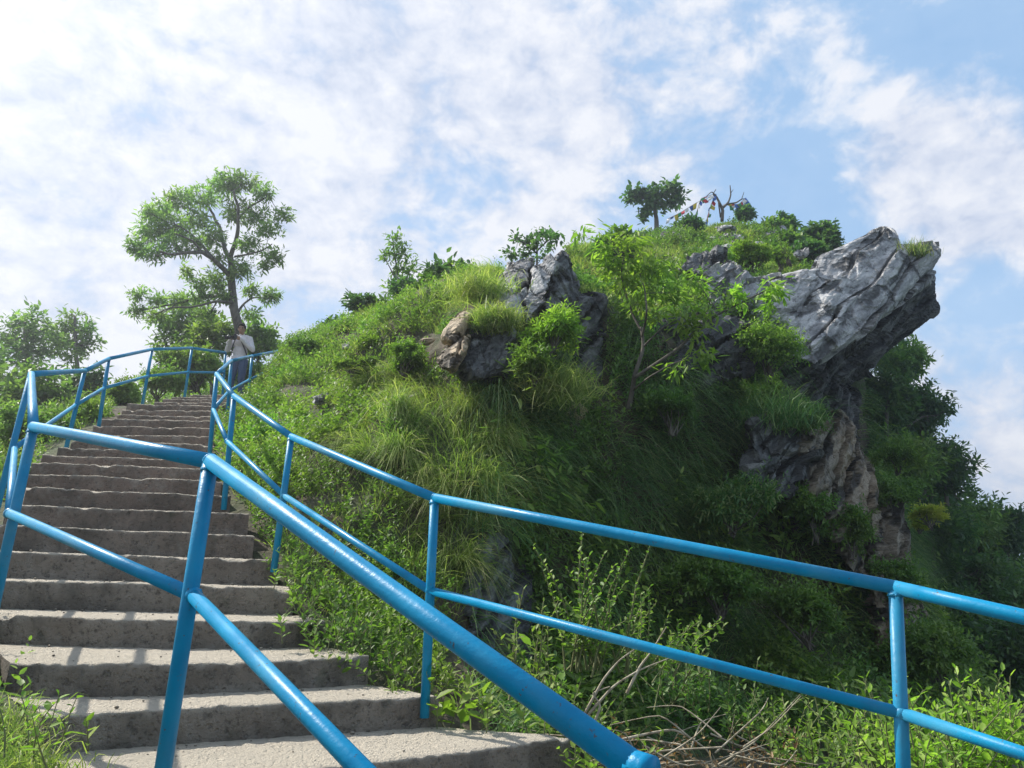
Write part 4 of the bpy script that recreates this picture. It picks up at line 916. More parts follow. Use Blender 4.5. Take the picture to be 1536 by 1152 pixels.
shrub('leafy green bush left of the upper steps between two posts', 180, 606, 14.5, 34, 26, 'weed', 260, 0.13, 0.055, group=G_L)
shrub('dark green shrub at the frame edge below the left handrail', -10, 745, 9.0, 60, 70, 'tree', 420, 0.10, 0.045, group=G_L)
G_T = 'bushes behind the head of the steps'
shrub('wide pale bush behind the last left posts at the stair head', 300, 556, 17.5, 60, 34, 'weed', 420, 0.17, 0.07, group=G_T)
shrub('low bush by the fourth post of the left handrail', 238, 578, 16.5, 40, 24, 'weed', 260, 0.16, 0.06, group=G_T)
simple_tree('bushy tree with layered pale leaves left of the tall tree trunk', 285, 450, 600, 21.5, crown_of(58, 50, 16, 18), 'tree', 0.22, 0.09, 0, group=G_T)
simple_tree('yellowish bushy tree directly left of the person', 318, 470, 600, 20.5, crown_of(38, 40, 10, 20), 'weed', 0.20, 0.08, 0, group=G_T)
simple_tree('dark bushy tree to the right of the person behind the rail', 388, 482, 600, 21, crown_of(34, 30, 10, 20), 'tree', 0.20, 0.08, 0, group=G_T)
shrub('green bush behind the legs of the person', 375, 566, 18.5, 46, 30, 'weed', 320, 0.15, 0.06, group=G_T)
# along the ridge of the bank
G_R = 'bushes along the ridge of the bank'
shrub('rounded dark green shrub on the ridge next to the end of the right handrail', 462, 526, 13.0, 30, 20, 'shrub', 260, 0.09, 0.04, group=G_R)
shrub('dark broadleaf bush on the ridge, second from the stair head', 512, 497, 14.5, 28, 13, 'dark', 200, 0.15, 0.07, 'ros', group=G_R)
shrub('dark broadleaf bush on the ridge left of the slender tree', 558, 468, 15, 38, 20, 'dark', 240, 0.15, 0.075, 'ros', group=G_R)
shrub('dark broadleaf bush on the ridge under the slender tree', 616, 444, 15, 40, 22, 'dark', 240, 0.15, 0.075, 'ros', group=G_R)
shrub('leafy bush on the ridge right of the slender tree', 654, 432, 14.5, 30, 22, 'shrub', 220, 0.13, 0.07, 'ros', group=G_R)
shrub('light green bush below the ridge bushes in the middle of the bank', 560, 520, 12, 34, 16, 'bright', 240, 0.09, 0.04, group=G_R)
shrub('light green bush on the bank above the bare soil', 640, 478, 12.0, 36, 14, 'weed', 240, 0.09, 0.04, group=G_R)
shrub('leafy green bush in the middle of the bank above the long grass', 608, 545, 9.6, 44, 24, 'weed', 420, 0.07, 0.032, group=G_R)
shrub('small bright bush on the bank next to the bare soil hollow', 530, 548, 10.2, 34, 16, 'weed', 260, 0.07, 0.03, group=G_R)
tree('slender young tree with sparse leaves on the ridge', 15.5,
 [([(606, 480, 0), (604, 450, 0), (598, 420, 0), (592, 390, 0), (590, 362, 0)], 2.2, 0.7), ([(601, 435, 0), (612, 415, .2), (620, 392, .3)], 1.2, 0.5), ([(599, 425, 0), (586, 405, -.2), (578, 385, -.2)], 1.2, 0.5)],
 [(594, 362, 16, 12, 20, 0), (582, 380, 14, 10, 13, 0), (604, 378, 16, 12, 18, 0), (618, 398, 14, 11, 14, .3), (598, 402, 14, 12, 12, 0), (590, 425, 12, 9, 8, 0), (616, 420, 12, 10, 9, .2), (602, 445, 13, 10, 9, 0), (586, 442, 9, 6, 4, 0), (612, 408, 16, 14, 8, 0)],
 'tree', 0.14, 0.045, 7, 1.1)
simple_tree('spreading low tree with broad leaves right of the slender tree', 674, 392, 475, 15, [(0, 8, 20, 9, 22), (-22, 14, 16, 9, 14), (20, 16, 18, 9, 16), (-8, 26, 24, 9, 20), (16, 34, 22, 9, 16), (-20, 34, 16, 8, 12)], 'dark', 0.17, 0.09, 0, group=None)
simple_tree('dark flat-topped tree behind the leaning grey slab', 806, 345, 430, 15.5, [(2, 4, 12, 5, 8), (26, 9, 10, 5, 7), (14, 4, 8, 5, 5), (-16, 14, 11, 5, 8), (-30, 10, 9, 5, 6), (-2, 20, 12, 5, 8), (16, 24, 10, 5, 5), (-38, 36, 14, 7, 11), (-14, 36, 16, 7, 9), (6, 40, 12, 6, 5)], 'dark', 0.13, 0.075, 0, extra=[([(806, 380, 0), (790, 366, 0), (776, 357, 0)], 1.6, 0.7), ([(806, 376, 0), (820, 362, 0), (834, 354, 0)], 1.5, 0.6)])
# hilltop
tree('round-crowned dark tree with forked trunk standing alone on the hilltop', 24,
 [([(986, 346, 0), (984, 325, 0), (980, 305, 0)], 4.2, 2.6), ([(981, 312, 0), (968, 300, 0), (958, 292, 0)], 2.2, 1.0), ([(981, 308, 0), (995, 292, 0), (1006, 283, 0)], 2.4, 1.0), ([(980, 306, 0), (982, 290, 0), (985, 282, 0)], 2.2, 1.0)],
 [(985, 290, 24, 9, 34, 0), (1008, 280, 16, 8, 20, 0), (958, 288, 18, 8, 22, 0), (1020, 294, 14, 8, 14, 0), (948, 296, 10, 6, 8, 0), (985, 304, 24, 9, 22, 0), (1008, 304, 12, 7, 9, 0), (966, 322, 11, 6, 9, 0), (972, 310, 12, 8, 8, 0)],
 'dark', 0.24, 0.12, 7, 1.15)
dead = MB()
for pts, a, b in [([(1083, 332), (1084, 316), (1081, 308), (1075, 296), (1070, 290)], 3.0, 1.4), ([(1084, 312), (1092, 304), (1096, 292), (1095, 278)], 2.2, 0.7), ([(1090, 306), (1104, 304), (1112, 299), (1117, 298)], 1.6, 0.6), ([(1112, 300), (1116, 288)], 0.8, 0.4), ([(1076, 298), (1068, 288), (1060, 294)], 1.2, 0.5), ([(1070, 290), (1074, 284)], 0.9, 0.5), ([(1081, 326), (1077, 300)], 1.6, 0.8), ([(1096, 290), (1100, 284)], .7, .3)]:
    q = spline([P(x, y, 23) for x, y in pts], 4); dead.tube(q, np.linspace(a, b, len(q))*0.02, 7)
root = P(1083, 334, 23); e = empty('dead_tree', tuple(root), 'bare dead forked tree hung with prayer flags on the hilltop', 'tree'); local(dead, root); dead.build('trunk', M['bark'], e, True)
# strings of little flags from the dead tree
fc = ['flag_blue', 'flag_white', 'flag_red', 'flag_green', 'flag_yellow_']
strs = [([(1074, 292), (1045, 304), (1022, 318), (1002, 328)], 'flag string reaching farthest left, from the dead tree to the hilltop tree'),
        ([(1072, 291), (1052, 298), (1046, 315), (1040, 330)], 'middle flag string hanging from the dead tree to the grass'),
        ([(1072, 294), (1066, 308), (1062, 322), (1058, 336)], 'steep flag string close beside the dead tree trunk'),
        ([(1117, 298), (1108, 306), (1098, 306), (1088, 306)], 'short flag string along the right branch of the dead tree')]
for pts, lb in strs:
    q = spline([P(x, y, 23) for x, y in pts], 8); root = q[0]; e = empty('flag_string', tuple(root), lb, 'prayer flags', 'flag strings on the hilltop')
    mb = MB(); mb.tube(q-root, 0.008, 4); mb.build('cord', M['twig'], e)
    for i in range(1, len(q)-1, 2 if len(pts) > 3 else 3):
        c = q[i]-root; w = 0.075; h = rng.uniform(0.12, 0.18); t = unit(q[i+1]-q[i-1])*w; sw = rng.normal(0, 0.05, 3); mb = MB()
        g = np.array([c-t, c+t, c+t*0.9+sw*0.5-[0, 0, h*.5], c-t*0.9+sw*.5-[0, 0, h*.5], c+t*0.8+sw-[0, 0, h], c-t*.8+sw-[0, 0, h]]); th = np.array([0.0, 0.004, 0])
        mb.add(np.vstack([g, g+th]), [[[0, 3, 2, 1], [3, 5, 4, 2], [6, 7, 8, 9], [9, 8, 10, 11], [0, 1, 7, 6], [5, 11, 10, 4]]]); mb.build('flag', M[fc[(i//2) % 5]], e)
G_H = 'bushes on the hilltop'
for (x, y, Y, w, h, mt, lb) in [(1115, 320, 23, 13, 12, 'dark', 'small round bush beside the dead tree'), (1160, 342, 21, 26, 13, 'shrub', 'green bush at the middle of the hilltop'), (1190, 336, 21.5, 26, 15, 'dark', 'tallest dark bush on the right of the hilltop'),
        (1228, 350, 20, 26, 20, 'dark', 'large dark bush before the jutting slab, right end of the hilltop'), (1180, 362, 19, 34, 14, 'shrub', 'broad green bush under the tallest hilltop bush'), (1215, 378, 17.5, 30, 16, 'dark', 'dark bush directly left of the upper end of the jutting slab'),
        (1035, 338, 21, 22, 8, 'dark', 'low dark bush right of the lone hilltop tree'), (925, 372, 15, 30, 20, 'shrub', 'leafy green bush on the left shoulder of the hilltop'), (1245, 362, 19.5, 14, 16, 'dark', 'small dark bush hanging over the right end of the hilltop')]:
    shrub(lb, x, y, Y, w, h, mt, 200, 0.17, 0.09, 'ros', group=G_H, k=6)
shrub('bright leafy bush between the dark boulder and the fissured block', 1130, 392, 14.2, 34, 26, 'bright', 380, 0.10, 0.045, group=G_H)
shrub('yellow-green bush leaning over the top of the fissured block', 1170, 392, 14.8, 24, 18, 'weed', 200, 0.10, 0.045, group=G_H)
shrub('bare-twigged thin bush standing over the fissured block', 1185, 385, 14, 22, 18, 'weed', 30, 0.07, 0.03, group=G_H)
# cliff shrubs
shrub('bright bush with narrow leaves below the tall dark rock fin', 828, 498, 8.7, 42, 36, 'bright', 300, 0.10, 0.030, up=0.2)
shrub('leafy bush hanging just below the narrow-leaved bright bush', 800, 545, 8.5, 44, 36, 'weed', 300, 0.09, 0.034, up=0.1)
shrub('dense bush hanging on the cliff under the fissured block', 1150, 530, 11.2, 52, 48, 'weed', 560, 0.085, 0.040, up=0.1)
shrub('drooping bush below the dense hanging bush, over the dark rock face', 1140, 600, 10.9, 36, 34, 'weed', 260, 0.10, 0.03, up=-0.6)
shrub('olive bush growing on the ledge in front of the tan rock wall', 1222, 775, 10.9, 46, 38, 'shrub', 300, 0.09, 0.035, up=-0.2)
shrub('dark green bush low on the cliff, left of the ledge bush', 1080, 880, 9.4, 70, 50, 'shrub', 520, 0.09, 0.038)
shrub('ferny bush on the cliff over the middle of the lower pipe', 1100, 760, 9.9, 60, 40, 'grass_dark', 420, 0.12, 0.03, up=-0.3)
shrub('leafy bush low on the cliff near the right post', 1210, 930, 9.5, 56, 40, 'shrub', 460, 0.09, 0.036)
shrub('feathery bush beyond the right post at the cliff foot', 1400, 980, 10.5, 60, 46, 'shrub', 460, 0.11, 0.04, up=0)
shrub('dark bush hanging over the brown rock wall just under the black overhang', 1205, 622, 11.0, 34, 30, 'shrub', 260, 0.09, 0.035, up=-0.3)
shrub('leafy bush rooted between the brown rock wall and the right buttress', 1275, 800, 11.0, 30, 40, 'shrub', 260, 0.09, 0.035, up=-0.1)
shrub('dark bush at the outer edge of the brown rock wall', 1335, 745, 12.0, 36, 40, 'shrub', 300, 0.09, 0.035)
shrub('green bush hiding the foot of the buttress above the pipe joint', 1345, 880, 11.0, 34, 46, 'shrub', 300, 0.09, 0.035)
shrub('small bush on the shaded cliff behind the crooked little tree', 1010, 620, 10.1, 44, 36, 'shrub', 320, 0.09, 0.035)
shrub('yellow-green feathery bush at the cliff corner beside the tan rock wall', 1345, 690, 12.6, 40, 22, 'weed', 260, 0.11, 0.03, up=0.3)
shrub('pale yellow flowering bush on the right slope above the upper pipe', 1395, 775, 12.5, 36, 16, 'yellow', 110, 0.10, 0.035, up=0.8)
shrub('small pale yellow flowering bush left of the larger yellow one', 1378, 790, 12.9, 16, 10, 'yellow', 34, 0.09, 0.035, up=0.8)
shrub('dry grassy tuft with pale seed heads on the dark recess', 860, 625, 9.3, 18, 36, 'seed', 36, 0.06, 0.018, up=-0.8)
tuft = P(1362, 374, 13.7); mb = MB()
bp = tuft+rng.normal(0, 1, (900, 3))*np.array([0.13, 0.15, 0.03])-np.array([0, 0, 0.22]); V, Q, T = grass_arr(bp, UPV+jitter(900, 0.26), rng.uniform(0.2, 0.5, 900), np.full(900, 0.014), np.full(900, 0.3)); mb.add(V, [Q, T])
tag(mb.build('grass_tuft', M['grass']), 'grass tuft sprouting from the top of the jutting slab', 'grass tuft')
for (x, y, Y, rx_, n_, L_, lb) in [(746, 466, 9.0, 0.13, 1500, 0.45, 'tall soft grass tuft growing between the cream rocks and the leaning grey slab'), (722, 424, 9.9, 0.20, 1800, 0.42, 'grass tuft on the ridge directly above the cream rock edge'),
        (838, 560, 8.6, 0.18, 1300, 0.6, 'grass tuft hanging under the narrow-leaved bush below the dark fin'), (1165, 600, 10.8, 0.25, 1500, 0.7, 'dry-tipped grass tuft hanging over the dark rock face below the fissured block'),
        (14, 1130, 2.95, 0.10, 700, 0.16, 'pale dry grass clump beside the lowest steps at the left'), (52, 1150, 2.8, 0.08, 700, 0.16, 'short dry grass clump against the side of the second lowest step'), (-14, 1070, 3.3, 0.10, 700, 0.16, 'grass clump at the left frame edge beside the steps')]:
    c = P(x, y, Y); bp = rng.normal(0, 1, (n_, 3))*np.array([rx_, rx_*0.7, rx_*0.45]); V, Q, T = grass_arr(bp-np.array([0, 0, L_*0.4]), UPV+jitter(n_, 0.33), L_*rng.uniform(0.5, 1.15, n_), np.full(n_, 0.009 if Y > 5 else 0.004), rng.uniform(0.4, 1.1, n_))
    tag(link('grass_tuft', mesh_np('grass_tuft', V, [Q, T], M['grass_pale' if x != 1165 else 'grass_dark']), None, tuple(c)), lb, 'grass tuft')
# the crooked little tree in front of the cliff
tree('crooked little tree with large drooping leaves in front of the cliff', 9.6,
 [([(944, 612, .2), (950, 575, .1), (958, 545, 0), (965, 520, 0), (962, 490, 0)], 4.2, 2.2), ([(962, 495, 0), (948, 468, .1), (938, 440, 0), (932, 410, 0), (938, 380, 0)], 2.2, 0.9),
  ([(963, 505, 0), (970, 470, -.3), (968, 440, -.2), (960, 410, 0)], 2.0, 0.8), ([(954, 565, 0), (985, 545, -.2), (1020, 520, -.3), (1050, 490, -.4), (1080, 470, -.4), (1120, 450, -.5), (1150, 435, -.5)], 3.0, 0.9),
  ([(965, 520, 0), (990, 495, -.3), (1015, 480, -.4)], 1.6, 0.8), ([(950, 585, 0), (975, 565, -.5), (1010, 545, -.6), (1042, 535, -.6)], 1.6, 0.6)],
 [(905, 372, 20, 12, 14, 0), (945, 358, 22, 14, 16, 0), (930, 390, 28, 16, 22, 0), (968, 392, 24, 16, 18, 0), (992, 400, 20, 14, 13, 0), (940, 420, 26, 16, 18, 0), (975, 430, 24, 14, 14, 0), (912, 400, 14, 10, 8, 0), (1005, 440, 18, 12, 10, -.2),
  (1045, 420, 16, 9, 8, -.3), (955, 455, 16, 12, 9, 0), (1028, 478, 20, 14, 14, -.4), (1048, 492, 18, 10, 9, -.4), (1065, 465, 14, 9, 7, -.4), (1106, 440, 14, 13, 10, -.5), (1160, 430, 20, 12, 14, -.5), (1152, 452, 10, 16, 7, -.5), (1055, 530, 18, 12, 10, -.6), (1012, 550, 12, 8, 5, -.5), (985, 468, 12, 9, 6, 0), (870, 350, 5, 4, 2, 0), (898, 348, 6, 5, 3, 0)],
 'bright', 0.155, 0.042, 7, 1.0, droop=0.75, seed=3)
# trees of the right-hand slope
G_W = 'trees on the wooded slope right of the cliff'
wd = [(1352, 545, 18.5, 34, 34, 'highest small tree under the tip of the jutting slab'), (1330, 600, 17, 36, 44, 'tall dark tree close behind the tan rock wall'), (1382, 618, 18.5, 34, 42, 'dark tree with a knobbly top, second from the cliff'),
      (1360, 700, 16, 44, 46, 'dense dark tree right of the tan rock wall'), (1420, 705, 18.5, 34, 46, 'dark tree whose edge meets the sky halfway down the slope'), (1400, 800, 16, 54, 46, 'broad dark tree behind the pale yellow bush'),
      (1470, 790, 18.5, 32, 36, 'small tree with an open top against the sky'), (1512, 800, 19.5, 36, 36, 'dark spreading tree cut by the right picture edge'), (1470, 880, 16, 56, 50, 'wide dark tree above the right end of the upper pipe'),
      (1550, 890, 17, 46, 46, 'dark tree at the right picture edge beside the upper pipe'), (1420, 930, 14.5, 50, 50, 'shaded tree directly right of the last post'), (1510, 985, 14, 60, 50, 'shaded tree between the two pipes at the right edge'), (1590, 800, 20, 50, 40, 'tree just outside the right edge on the slope')]
for i, (x, y, Y, w, h, lb) in enumerate(wd):
    nb = 14; bl = crown_of(w*1.15, h, nb, 26, 0.40)
    simple_tree(lb, x, y-h, y+h*1.3, Y, [(a, b, rx*1.1, ry*1.1, n_) for a, b, rx, ry, n_ in bl], 'dark' if i % 3 else 'tree', 0.17, 0.06, 0, 1.1, group=G_W, seed=i)
# twigs that break the outline against the sky
for (pts, bl, lb, Y) in [([(1360, 640), (1385, 625), (1405, 622), (1418, 615)], [(1420, 612, 13, 6, 10, 0), (1408, 628, 9, 5, 6, 0), (1392, 634, 8, 4, 4, 0)], 'thin tree leaning out of the wooded slope with a leafy tip in the sky', 18),
                         ([(1460, 800), (1480, 775), (1498, 765), (1520, 770)], [(1490, 762, 18, 10, 18, 0), (1520, 772, 12, 7, 10, 0), (1480, 782, 16, 9, 12, 0), (1508, 790, 18, 7, 10, 0)], 'leaning tree with a flat dark top low on the wooded slope', 19),
                         ([(1340, 590), (1358, 560), (1368, 550)], [(1372, 548, 13, 9, 14, 0), (1358, 556, 12, 8, 10, 0), (1350, 512, 6, 4, 4, 0), (1352, 532, 9, 7, 6, 0)], 'little dark tree right under the tip of the jutting slab', 18.2)]:
    tree(lb, Y, [([(x, y, 0) for x, y in pts], 2.0, 0.6)], bl, 'dark', 0.16, 0.07, 7, 1.1, group=G_W)

# ------------------------------------------------------------------ near plants
def stem_plant(lab, px, py, Y, stems, mat, L, W, nl, spread=0.35, name='leafy_plant', cat='plant', group=None, H=(0.3, 0.6), smat='greenstem', dirb=(0, 0, 0)):
    root = P(px, py, Y); st = MB(); cr = MB(); b = root+rng.normal(0, 1, (stems, 3))*np.array([spread*0.35, spread*0.35, 0.01])
    d = UPV+np.array(dirb)+rng.normal(0, spread, (stems, 3))*np.array([1, 1, 0.1]); sprigs(cr, b, d, rng.uniform(*H, stems), nl, L, W, st, 0.3)
    return finish(root, lab, cat, name, st, cr, smat, mat, 'stems', 'foliage', group)
stem_plant('tall thin-stemmed leafy plant between the two pipes, left of the dry brush', 900, 1010, 5.6, 22, 'weed', 0.062, 0.036, 30, 0.30, H=(0.4, 0.95))
stem_plant('thin-stemmed leafy plant leaning right over the dry brush', 965, 1010, 5.6, 18, 'weed', 0.060, 0.036, 26, 0.45, H=(0.35, 0.7), dirb=(0.6, 0, 0))
stem_plant('small leafy plant under the lower pipe between post and brush', 790, 1050, 5.2, 12, 'weed', 0.075, 0.036, 12, 0.3, H=(0.3, 0.7))
stem_plant('broad-leaved weed at the foot of the right rail post', 700, 1090, 4.55, 9, 'bright', 0.12, 0.065, 6, 0.32, H=(0.15, 0.32))
stem_plant('low round-leaved plant right of the broad-leaved weed', 762, 1110, 4.7, 9, 'weed', 0.085, 0.05, 6, 0.4, H=(0.12, 0.28))
stem_plant('small bright plant in the corner under the widest pipe', 905, 1175, 4.0, 20, 'bright', 0.06, 0.03, 9, 0.35, H=(0.12, 0.3))
stem_plant('pale green weed with pointed leaves growing left of the lowest visible step', 28, 1135, 2.85, 8, 'bright', 0.055, 0.026, 7, 0.3, H=(0.1, 0.24))
stem_plant('weed sprig with two large leaves beside the second lowest step', 72, 1085, 3.2, 3, 'bright', 0.06, 0.032, 4, 0.2, H=(0.08, 0.16))
for i, (x, y, Y, k_, mt, lb) in enumerate([(1400, 1190, 4.2, 34, 'bright', 'bright leafy shrub right of the last post at the bottom'), (1470, 1180, 4.3, 38, 'bright', 'bright leafy shrub in the bottom right corner below the pipe'), (1530, 1160, 4.5, 34, 'bright', 'tallest bright leafy shrub at the right frame edge'),
     (1300, 1180, 4.8, 24, 'weed', 'green leafy shrub left of the last post at the bottom'), (1215, 1170, 5.4, 26, 'weed', 'dull green shrub beside the brown dry brush'), (1120, 1110, 6.0, 22, 'shrub', 'slanting leafy plant behind the dry brush'), (1350, 1150, 5.2, 24, 'weed', 'pale leafy shrub directly behind the last post'),
     (860, 1120, 5.6, 24, 'shrub', 'dark leafy plant behind the widest pipe'), (1010, 1060, 6.4, 24, 'shrub', 'dark leafy plant above the dry brush')]):
    stem_plant(lb, x, y, Y, k_, mt, 0.085 if Y < 5 else 0.08, 0.034, 13, 0.42, name='leafy_shrub', cat='shrub', group='leafy shrubs along the bottom right', H=(0.25, 0.55))
rp = [(452, 905, 5.5), (470, 950, 5.2), (520, 965, 5.1), (556, 1010, 4.9), (600, 1010, 4.9), (625, 1060, 4.7), (430, 870, 5.9), (500, 1000, 5.0)]
rl = ['second', 'third', 'fourth', 'sixth', 'seventh', 'lowest', 'highest', 'fifth']
for (x, y, Y), w_ in zip(rp, rl):
    stem_plant(f'leafy weed at the right ends of the steps, {w_} one down the edge', x, y+12, Y, 14, 'weed', 0.075, 0.032, 10, 0.35, name='weed_clump', cat='weed', group='weeds at the right ends of the steps', H=(0.15, 0.38))
# dry brush: cut twigs and withered leaves
st = MB(); cr = MB(); root = P(1010, 1150, 5.0)
for i in range(48):
    a = P(rng.uniform(880, 1160), rng.uniform(1100, 1190), rng.uniform(4.7, 5.5)); ang = rng.uniform(-0.6, 1.0); l = rng.uniform(0.25, 0.8); s_ = rng.choice([-1, 1])
    e_ = a+np.array([s_*math.cos(ang)*l, rng.normal(0, 0.12), math.sin(ang)*l*0.8]); m = (a+e_)/2+rng.normal(0, 0.06, 3); st.tube(spline([a, m, e_], 4), np.linspace(0.0065, 0.002, 9), 5, False)
for pts in [((872, 1080), (905, 1020), (930, 990), (965, 965)), ((880, 1075), (920, 1030), (960, 1005), (1010, 985)), ((885, 1100), (900, 1060), (890, 1040), (915, 1030)), ((930, 1110), (1010, 1095), (1060, 1125), (1070, 1150)), ((940, 1040), (960, 1000), (975, 980), (1000, 940))]:
    st.tube(spline([P(x, y, 5.0) for x, y in pts], 5), np.linspace(0.010, 0.003, 16), 6, False)
c_ = np.array([P(rng.uniform(900, 1200), rng.triangular(1085, 1170, 1195), rng.uniform(4.7, 5.6)) for _ in range(240)])
rosettes(cr, c_, UPV+jitter(240, 0.9), 5, 0.045, 0.016, (0.4, 1.6), 0.3)
finish(root, 'heap of dry cut twigs and withered brown leaves beyond the widest pipe', 'dry brush', 'brush_heap', st, cr, 'twig', 'dead', 'twigs', 'withered_leaves')

# ------------------------------------------------------------------ the person
feet = P(351, 603, 16.0); PB = empty('person', tuple(feet), 'person in pale shirt and blue jeans holding a camera at the head of the steps', 'person')
def caps(mb, a, b, ra, rb, k=5):
    a = np.array(a, float); b = np.array(b, float); mb.tube(np.linspace(a, b, k), np.linspace(ra, rb, k), 14); mb.ellipsoid(a, (ra,)*3); mb.ellipsoid(b, (rb,)*3)
body = MB()
def legs(mb, g=0.0):
    for s in (-1, 1):
        caps(mb, (s*0.09, 0, 0.90), (s*0.105, -0.03, 0.49), 0.082+g, 0.056+g); caps(mb, (s*0.105, -0.03, 0.49), (s*0.12, 0.015, 0.09), 0.053+g, 0.038+g)
def arms(mb, g=0.0, hand=True):
    caps(mb, (-0.175, 0, 1.40), (-0.27, -0.05, 1.13), 0.052+g, 0.040+g); caps(mb, (-0.27, -0.05, 1.13), (-0.15, -0.25, 1.315), 0.038+g, 0.028+g)
    caps(mb, (0.175, 0, 1.40), (0.285, -0.06, 1.15), 0.052+g, 0.040+g); caps(mb, (0.285, -0.06, 1.15), (0.065, -0.25, 1.335), 0.038+g, 0.028+g)
legs(body); arms(body)
body.ellipsoid((0, 0, 0.95), (0.155, 0.105, 0.13)); body.ellipsoid((0, 0, 1.12), (0.135, 0.095, 0.16)); body.ellipsoid((0, 0, 1.32), (0.172, 0.11, 0.16)); caps(body, (0, -0.005, 1.44), (0, -0.03, 1.53), 0.055, 0.050)
tl_ = 0.30; hc = np.array([-0.005, -0.055, 1.625]); RX = Matrix.Rotation(tl_, 3, 'X') @ Matrix.Rotation(0.15, 3, 'Z')
hp = lambda x, y, z: tuple(hc + np.array(RX @ Vector((x, y, z))))
body.ellipsoid(hc, (0.076, 0.093, 0.105), RX); body.ellipsoid(hp(0, -0.030, -0.060), (0.052, 0.058, 0.055), RX); body.ellipsoid(hp(0, -0.100, -0.010), (0.014, 0.020, 0.024), RX)
body.ellipsoid(hp(0, -0.088, -0.052), (0.026, 0.013, 0.010), RX)
for s in (-1, 1): body.ellipsoid(hp(s*0.077, 0.005, -0.008), (0.012, 0.018, 0.030), RX)
for (hx, sgn) in ((-0.115, 1), (0.045, -1)):       # hands: palm, five bent fingers closing on the camera
    c = np.array([hx, -0.275, 1.335]); body.ellipsoid(c, (0.030, 0.040, 0.042))
    for f_ in range(4):
        z = 0.030-0.019*f_; l = (0.036, 0.041, 0.038, 0.030)[f_]; a = c+np.array([sgn*0.012, -0.030, z]); b = a+np.array([sgn*0.012, -l*0.75, 0.002]); d_ = b+np.array([sgn*l*0.7, -0.010, -0.002])
        caps(body, a, b, 0.0095, 0.0085, 3); caps(body, b, d_, 0.0085, 0.0070, 3)
    a = c+np.array([sgn*0.02, 0.012, -0.020]); caps(body, a, a+np.array([sgn*0.035, -0.012, 0.004]), 0.011, 0.008, 3)
bme = remesh(body.mesh('b', None), 0.0065, M['skin'], 2); link('body', bme, PB)
sh = MB(); arms(sh, 0.014); sh.ellipsoid((0, 0, 0.97), (0.170, 0.122, 0.10)); sh.ellipsoid((0, 0, 1.10), (0.158, 0.118, 0.19)); sh.ellipsoid((0, 0, 1.32), (0.190, 0.128, 0.165)); caps(sh, (0, 0, 1.43), (0, -0.012, 1.475), 0.078, 0.064)
for s in (-1, 1): caps(sh, (s*0.10, -0.02, 1.435), (s*0.165, 0, 1.405), 0.06, 0.066)
def fabric(me, amp, seed):
    n = len(me.vertices); V = np.empty(n*3, np.float32); me.vertices.foreach_get('co', V); V = V.reshape(-1, 3).astype(float); N = np.empty(n*3, np.float32); me.vertices.foreach_get('normal', N)
    V += N.reshape(-1, 3)*(fbm(V*np.array([14, 14, 22]), 3, seed)*amp)[:, None]; me.vertices.foreach_set('co', V.astype(np.float32).ravel()); me.update(); return me
link('shirt', fabric(remesh(sh.mesh('s', None), 0.009, M['shirt'], 2), 0.014, 3), PB)
tr = MB(); legs(tr, 0.020); tr.ellipsoid((0, 0, 0.93), (0.166, 0.118, 0.11)); link('jeans', fabric(remesh(tr.mesh('t', None), 0.010, M['jeans'], 2), 0.014, 4), PB)
for s in (-1, 1):
    so = MB(); so.ellipsoid((s*0.125, -0.06, 0.045), (0.048, 0.135, 0.045)); so.ellipsoid((s*0.125, 0.01, 0.07), (0.045, 0.055, 0.06)); so.box((s*0.125, -0.06, 0.012), (0.045, 0.12, 0.012)); link('shoe', remesh(so.mesh('sh', None), 0.009, M['shoe'], 2), PB)
ha = MB(); ha.ellipsoid(hp(0, 0.018, 0.030), (0.086, 0.098, 0.092), RX); ha.ellipsoid(hp(0.01, -0.055, 0.082), (0.060, 0.040, 0.030), RX); ha.ellipsoid(hp(0, 0.05, -0.03), (0.072, 0.055, 0.06), RX)
link('hair', fabric(remesh(ha.mesh('h', None), 0.007, M['hair'], 1), 0.016, 6), PB)
for s in (-1, 1):
    ey = MB(); ey.ellipsoid(hp(s*0.030, -0.084, 0.008), (0.011, 0.008, 0.006), RX); ey.build('eye', M['eye'], PB, True)
    eb = MB(); eb.ellipsoid(hp(s*0.030, -0.086, 0.028), (0.018, 0.006, 0.004), RX); eb.build('eyebrow', M['hair'], PB, True)
stp = MB(); pts = [(0.10, -0.085, 1.455), (0.03, -0.150, 1.33), (0.10, -0.150, 1.18), (0.165, -0.10, 1.04)]
stp2 = MB()
def ribbon(mb, pts, w):
    q = spline(pts, 6); mb.tube(q, w, 6)
ribbon(stp, [(-0.02, -0.125, 1.42), (0.06, -0.150, 1.30), (0.13, -0.145, 1.16), (0.185, -0.09, 1.02)], 0.016); stp.build('bag_strap', M['black'], PB, True)
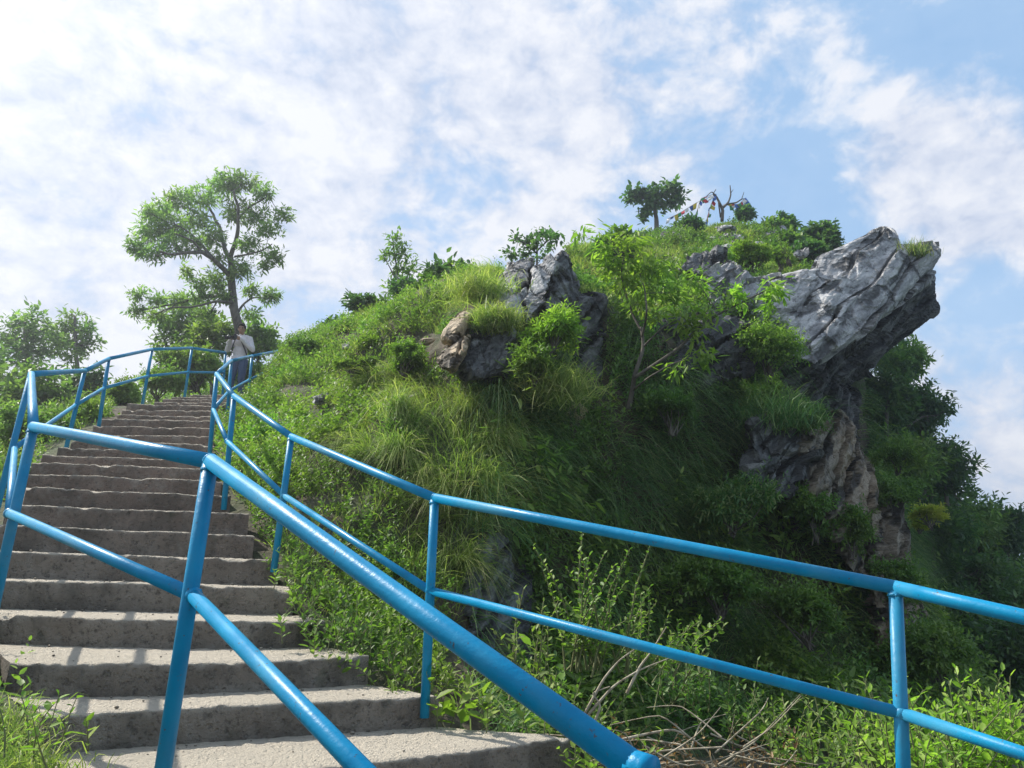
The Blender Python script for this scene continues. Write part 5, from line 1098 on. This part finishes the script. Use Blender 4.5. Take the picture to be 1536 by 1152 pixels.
ribbon(stp2, [(-0.08, -0.09, 1.46), (-0.09, -0.155, 1.32), (-0.12, -0.165, 1.15), (-0.15, -0.10, 1.0)], 0.013); stp2.build('camera_strap', M['black'], PB, True)
cb = bmesh.new()
def bm_box(c, h, bev):
    r_ = bmesh.ops.create_cube(cb, size=1.0, matrix=Matrix.Translation(c) @ Matrix.Diagonal((h[0]*2, h[1]*2, h[2]*2, 1)))
    bmesh.ops.bevel(cb, geom=list({e for v in r_['verts'] for e in v.link_edges}), offset=bev, segments=2, affect='EDGES')
bm_box((0, 0, 0), (0.068, 0.030, 0.046), 0.010); bm_box((0, -0.004, 0.052), (0.024, 0.024, 0.014), 0.006); bm_box((0.05, -0.01, 0.048), (0.010, 0.010, 0.006), 0.002)
cme = bpy.data.meshes.new('camera_body'); cb.to_mesh(cme); cb.free(); cme.materials.append(M['black'])
ce = empty('photo_camera', tuple(feet+np.array([-0.035, -0.315, 1.345])), 'black camera with long lens held in front of the chest', 'camera'); ce.rotation_euler = (0.2, 0, -1.0)
link('camera_body', cme, ce)
ln = MB(); ln.tube([(0, -0.028, 0), (0, -0.09, 0), (0, -0.092, 0), (0, -0.17, 0)], [0.034, 0.034, 0.040, 0.040], 20); lo_ = ln.build('lens', M['black'], ce, True); lh = MB(); lh.tube([(0, -0.165, 0), (0, -0.20, 0)], [0.044, 0.050], 20, False); lh.build('lens_hood', M['black'], lo_, True)

# ------------------------------------------------------------------ the air
hz = MB(); lo = np.array([-3100.0, -3100, -34]); hi = np.array([3100.0, 3100, 16]); hz.box((lo+hi)/2, (hi-lo)/2)
hm = bpy.data.materials.new('haze'); hm.use_nodes = True; ht = hm.node_tree; ht.nodes.clear()
pv = ht.nodes.new('ShaderNodeVolumePrincipled'); pv.inputs['Density'].default_value = 0.0026; pv.inputs['Anisotropy'].default_value = 0.75; pv.inputs['Color'].default_value = (0.86, 0.92, 1.0, 1)
ho = ht.nodes.new('ShaderNodeOutputMaterial'); ht.links.new(pv.outputs[0], ho.inputs['Volume'])
tag(hz.build('haze', hm), kind='stuff')
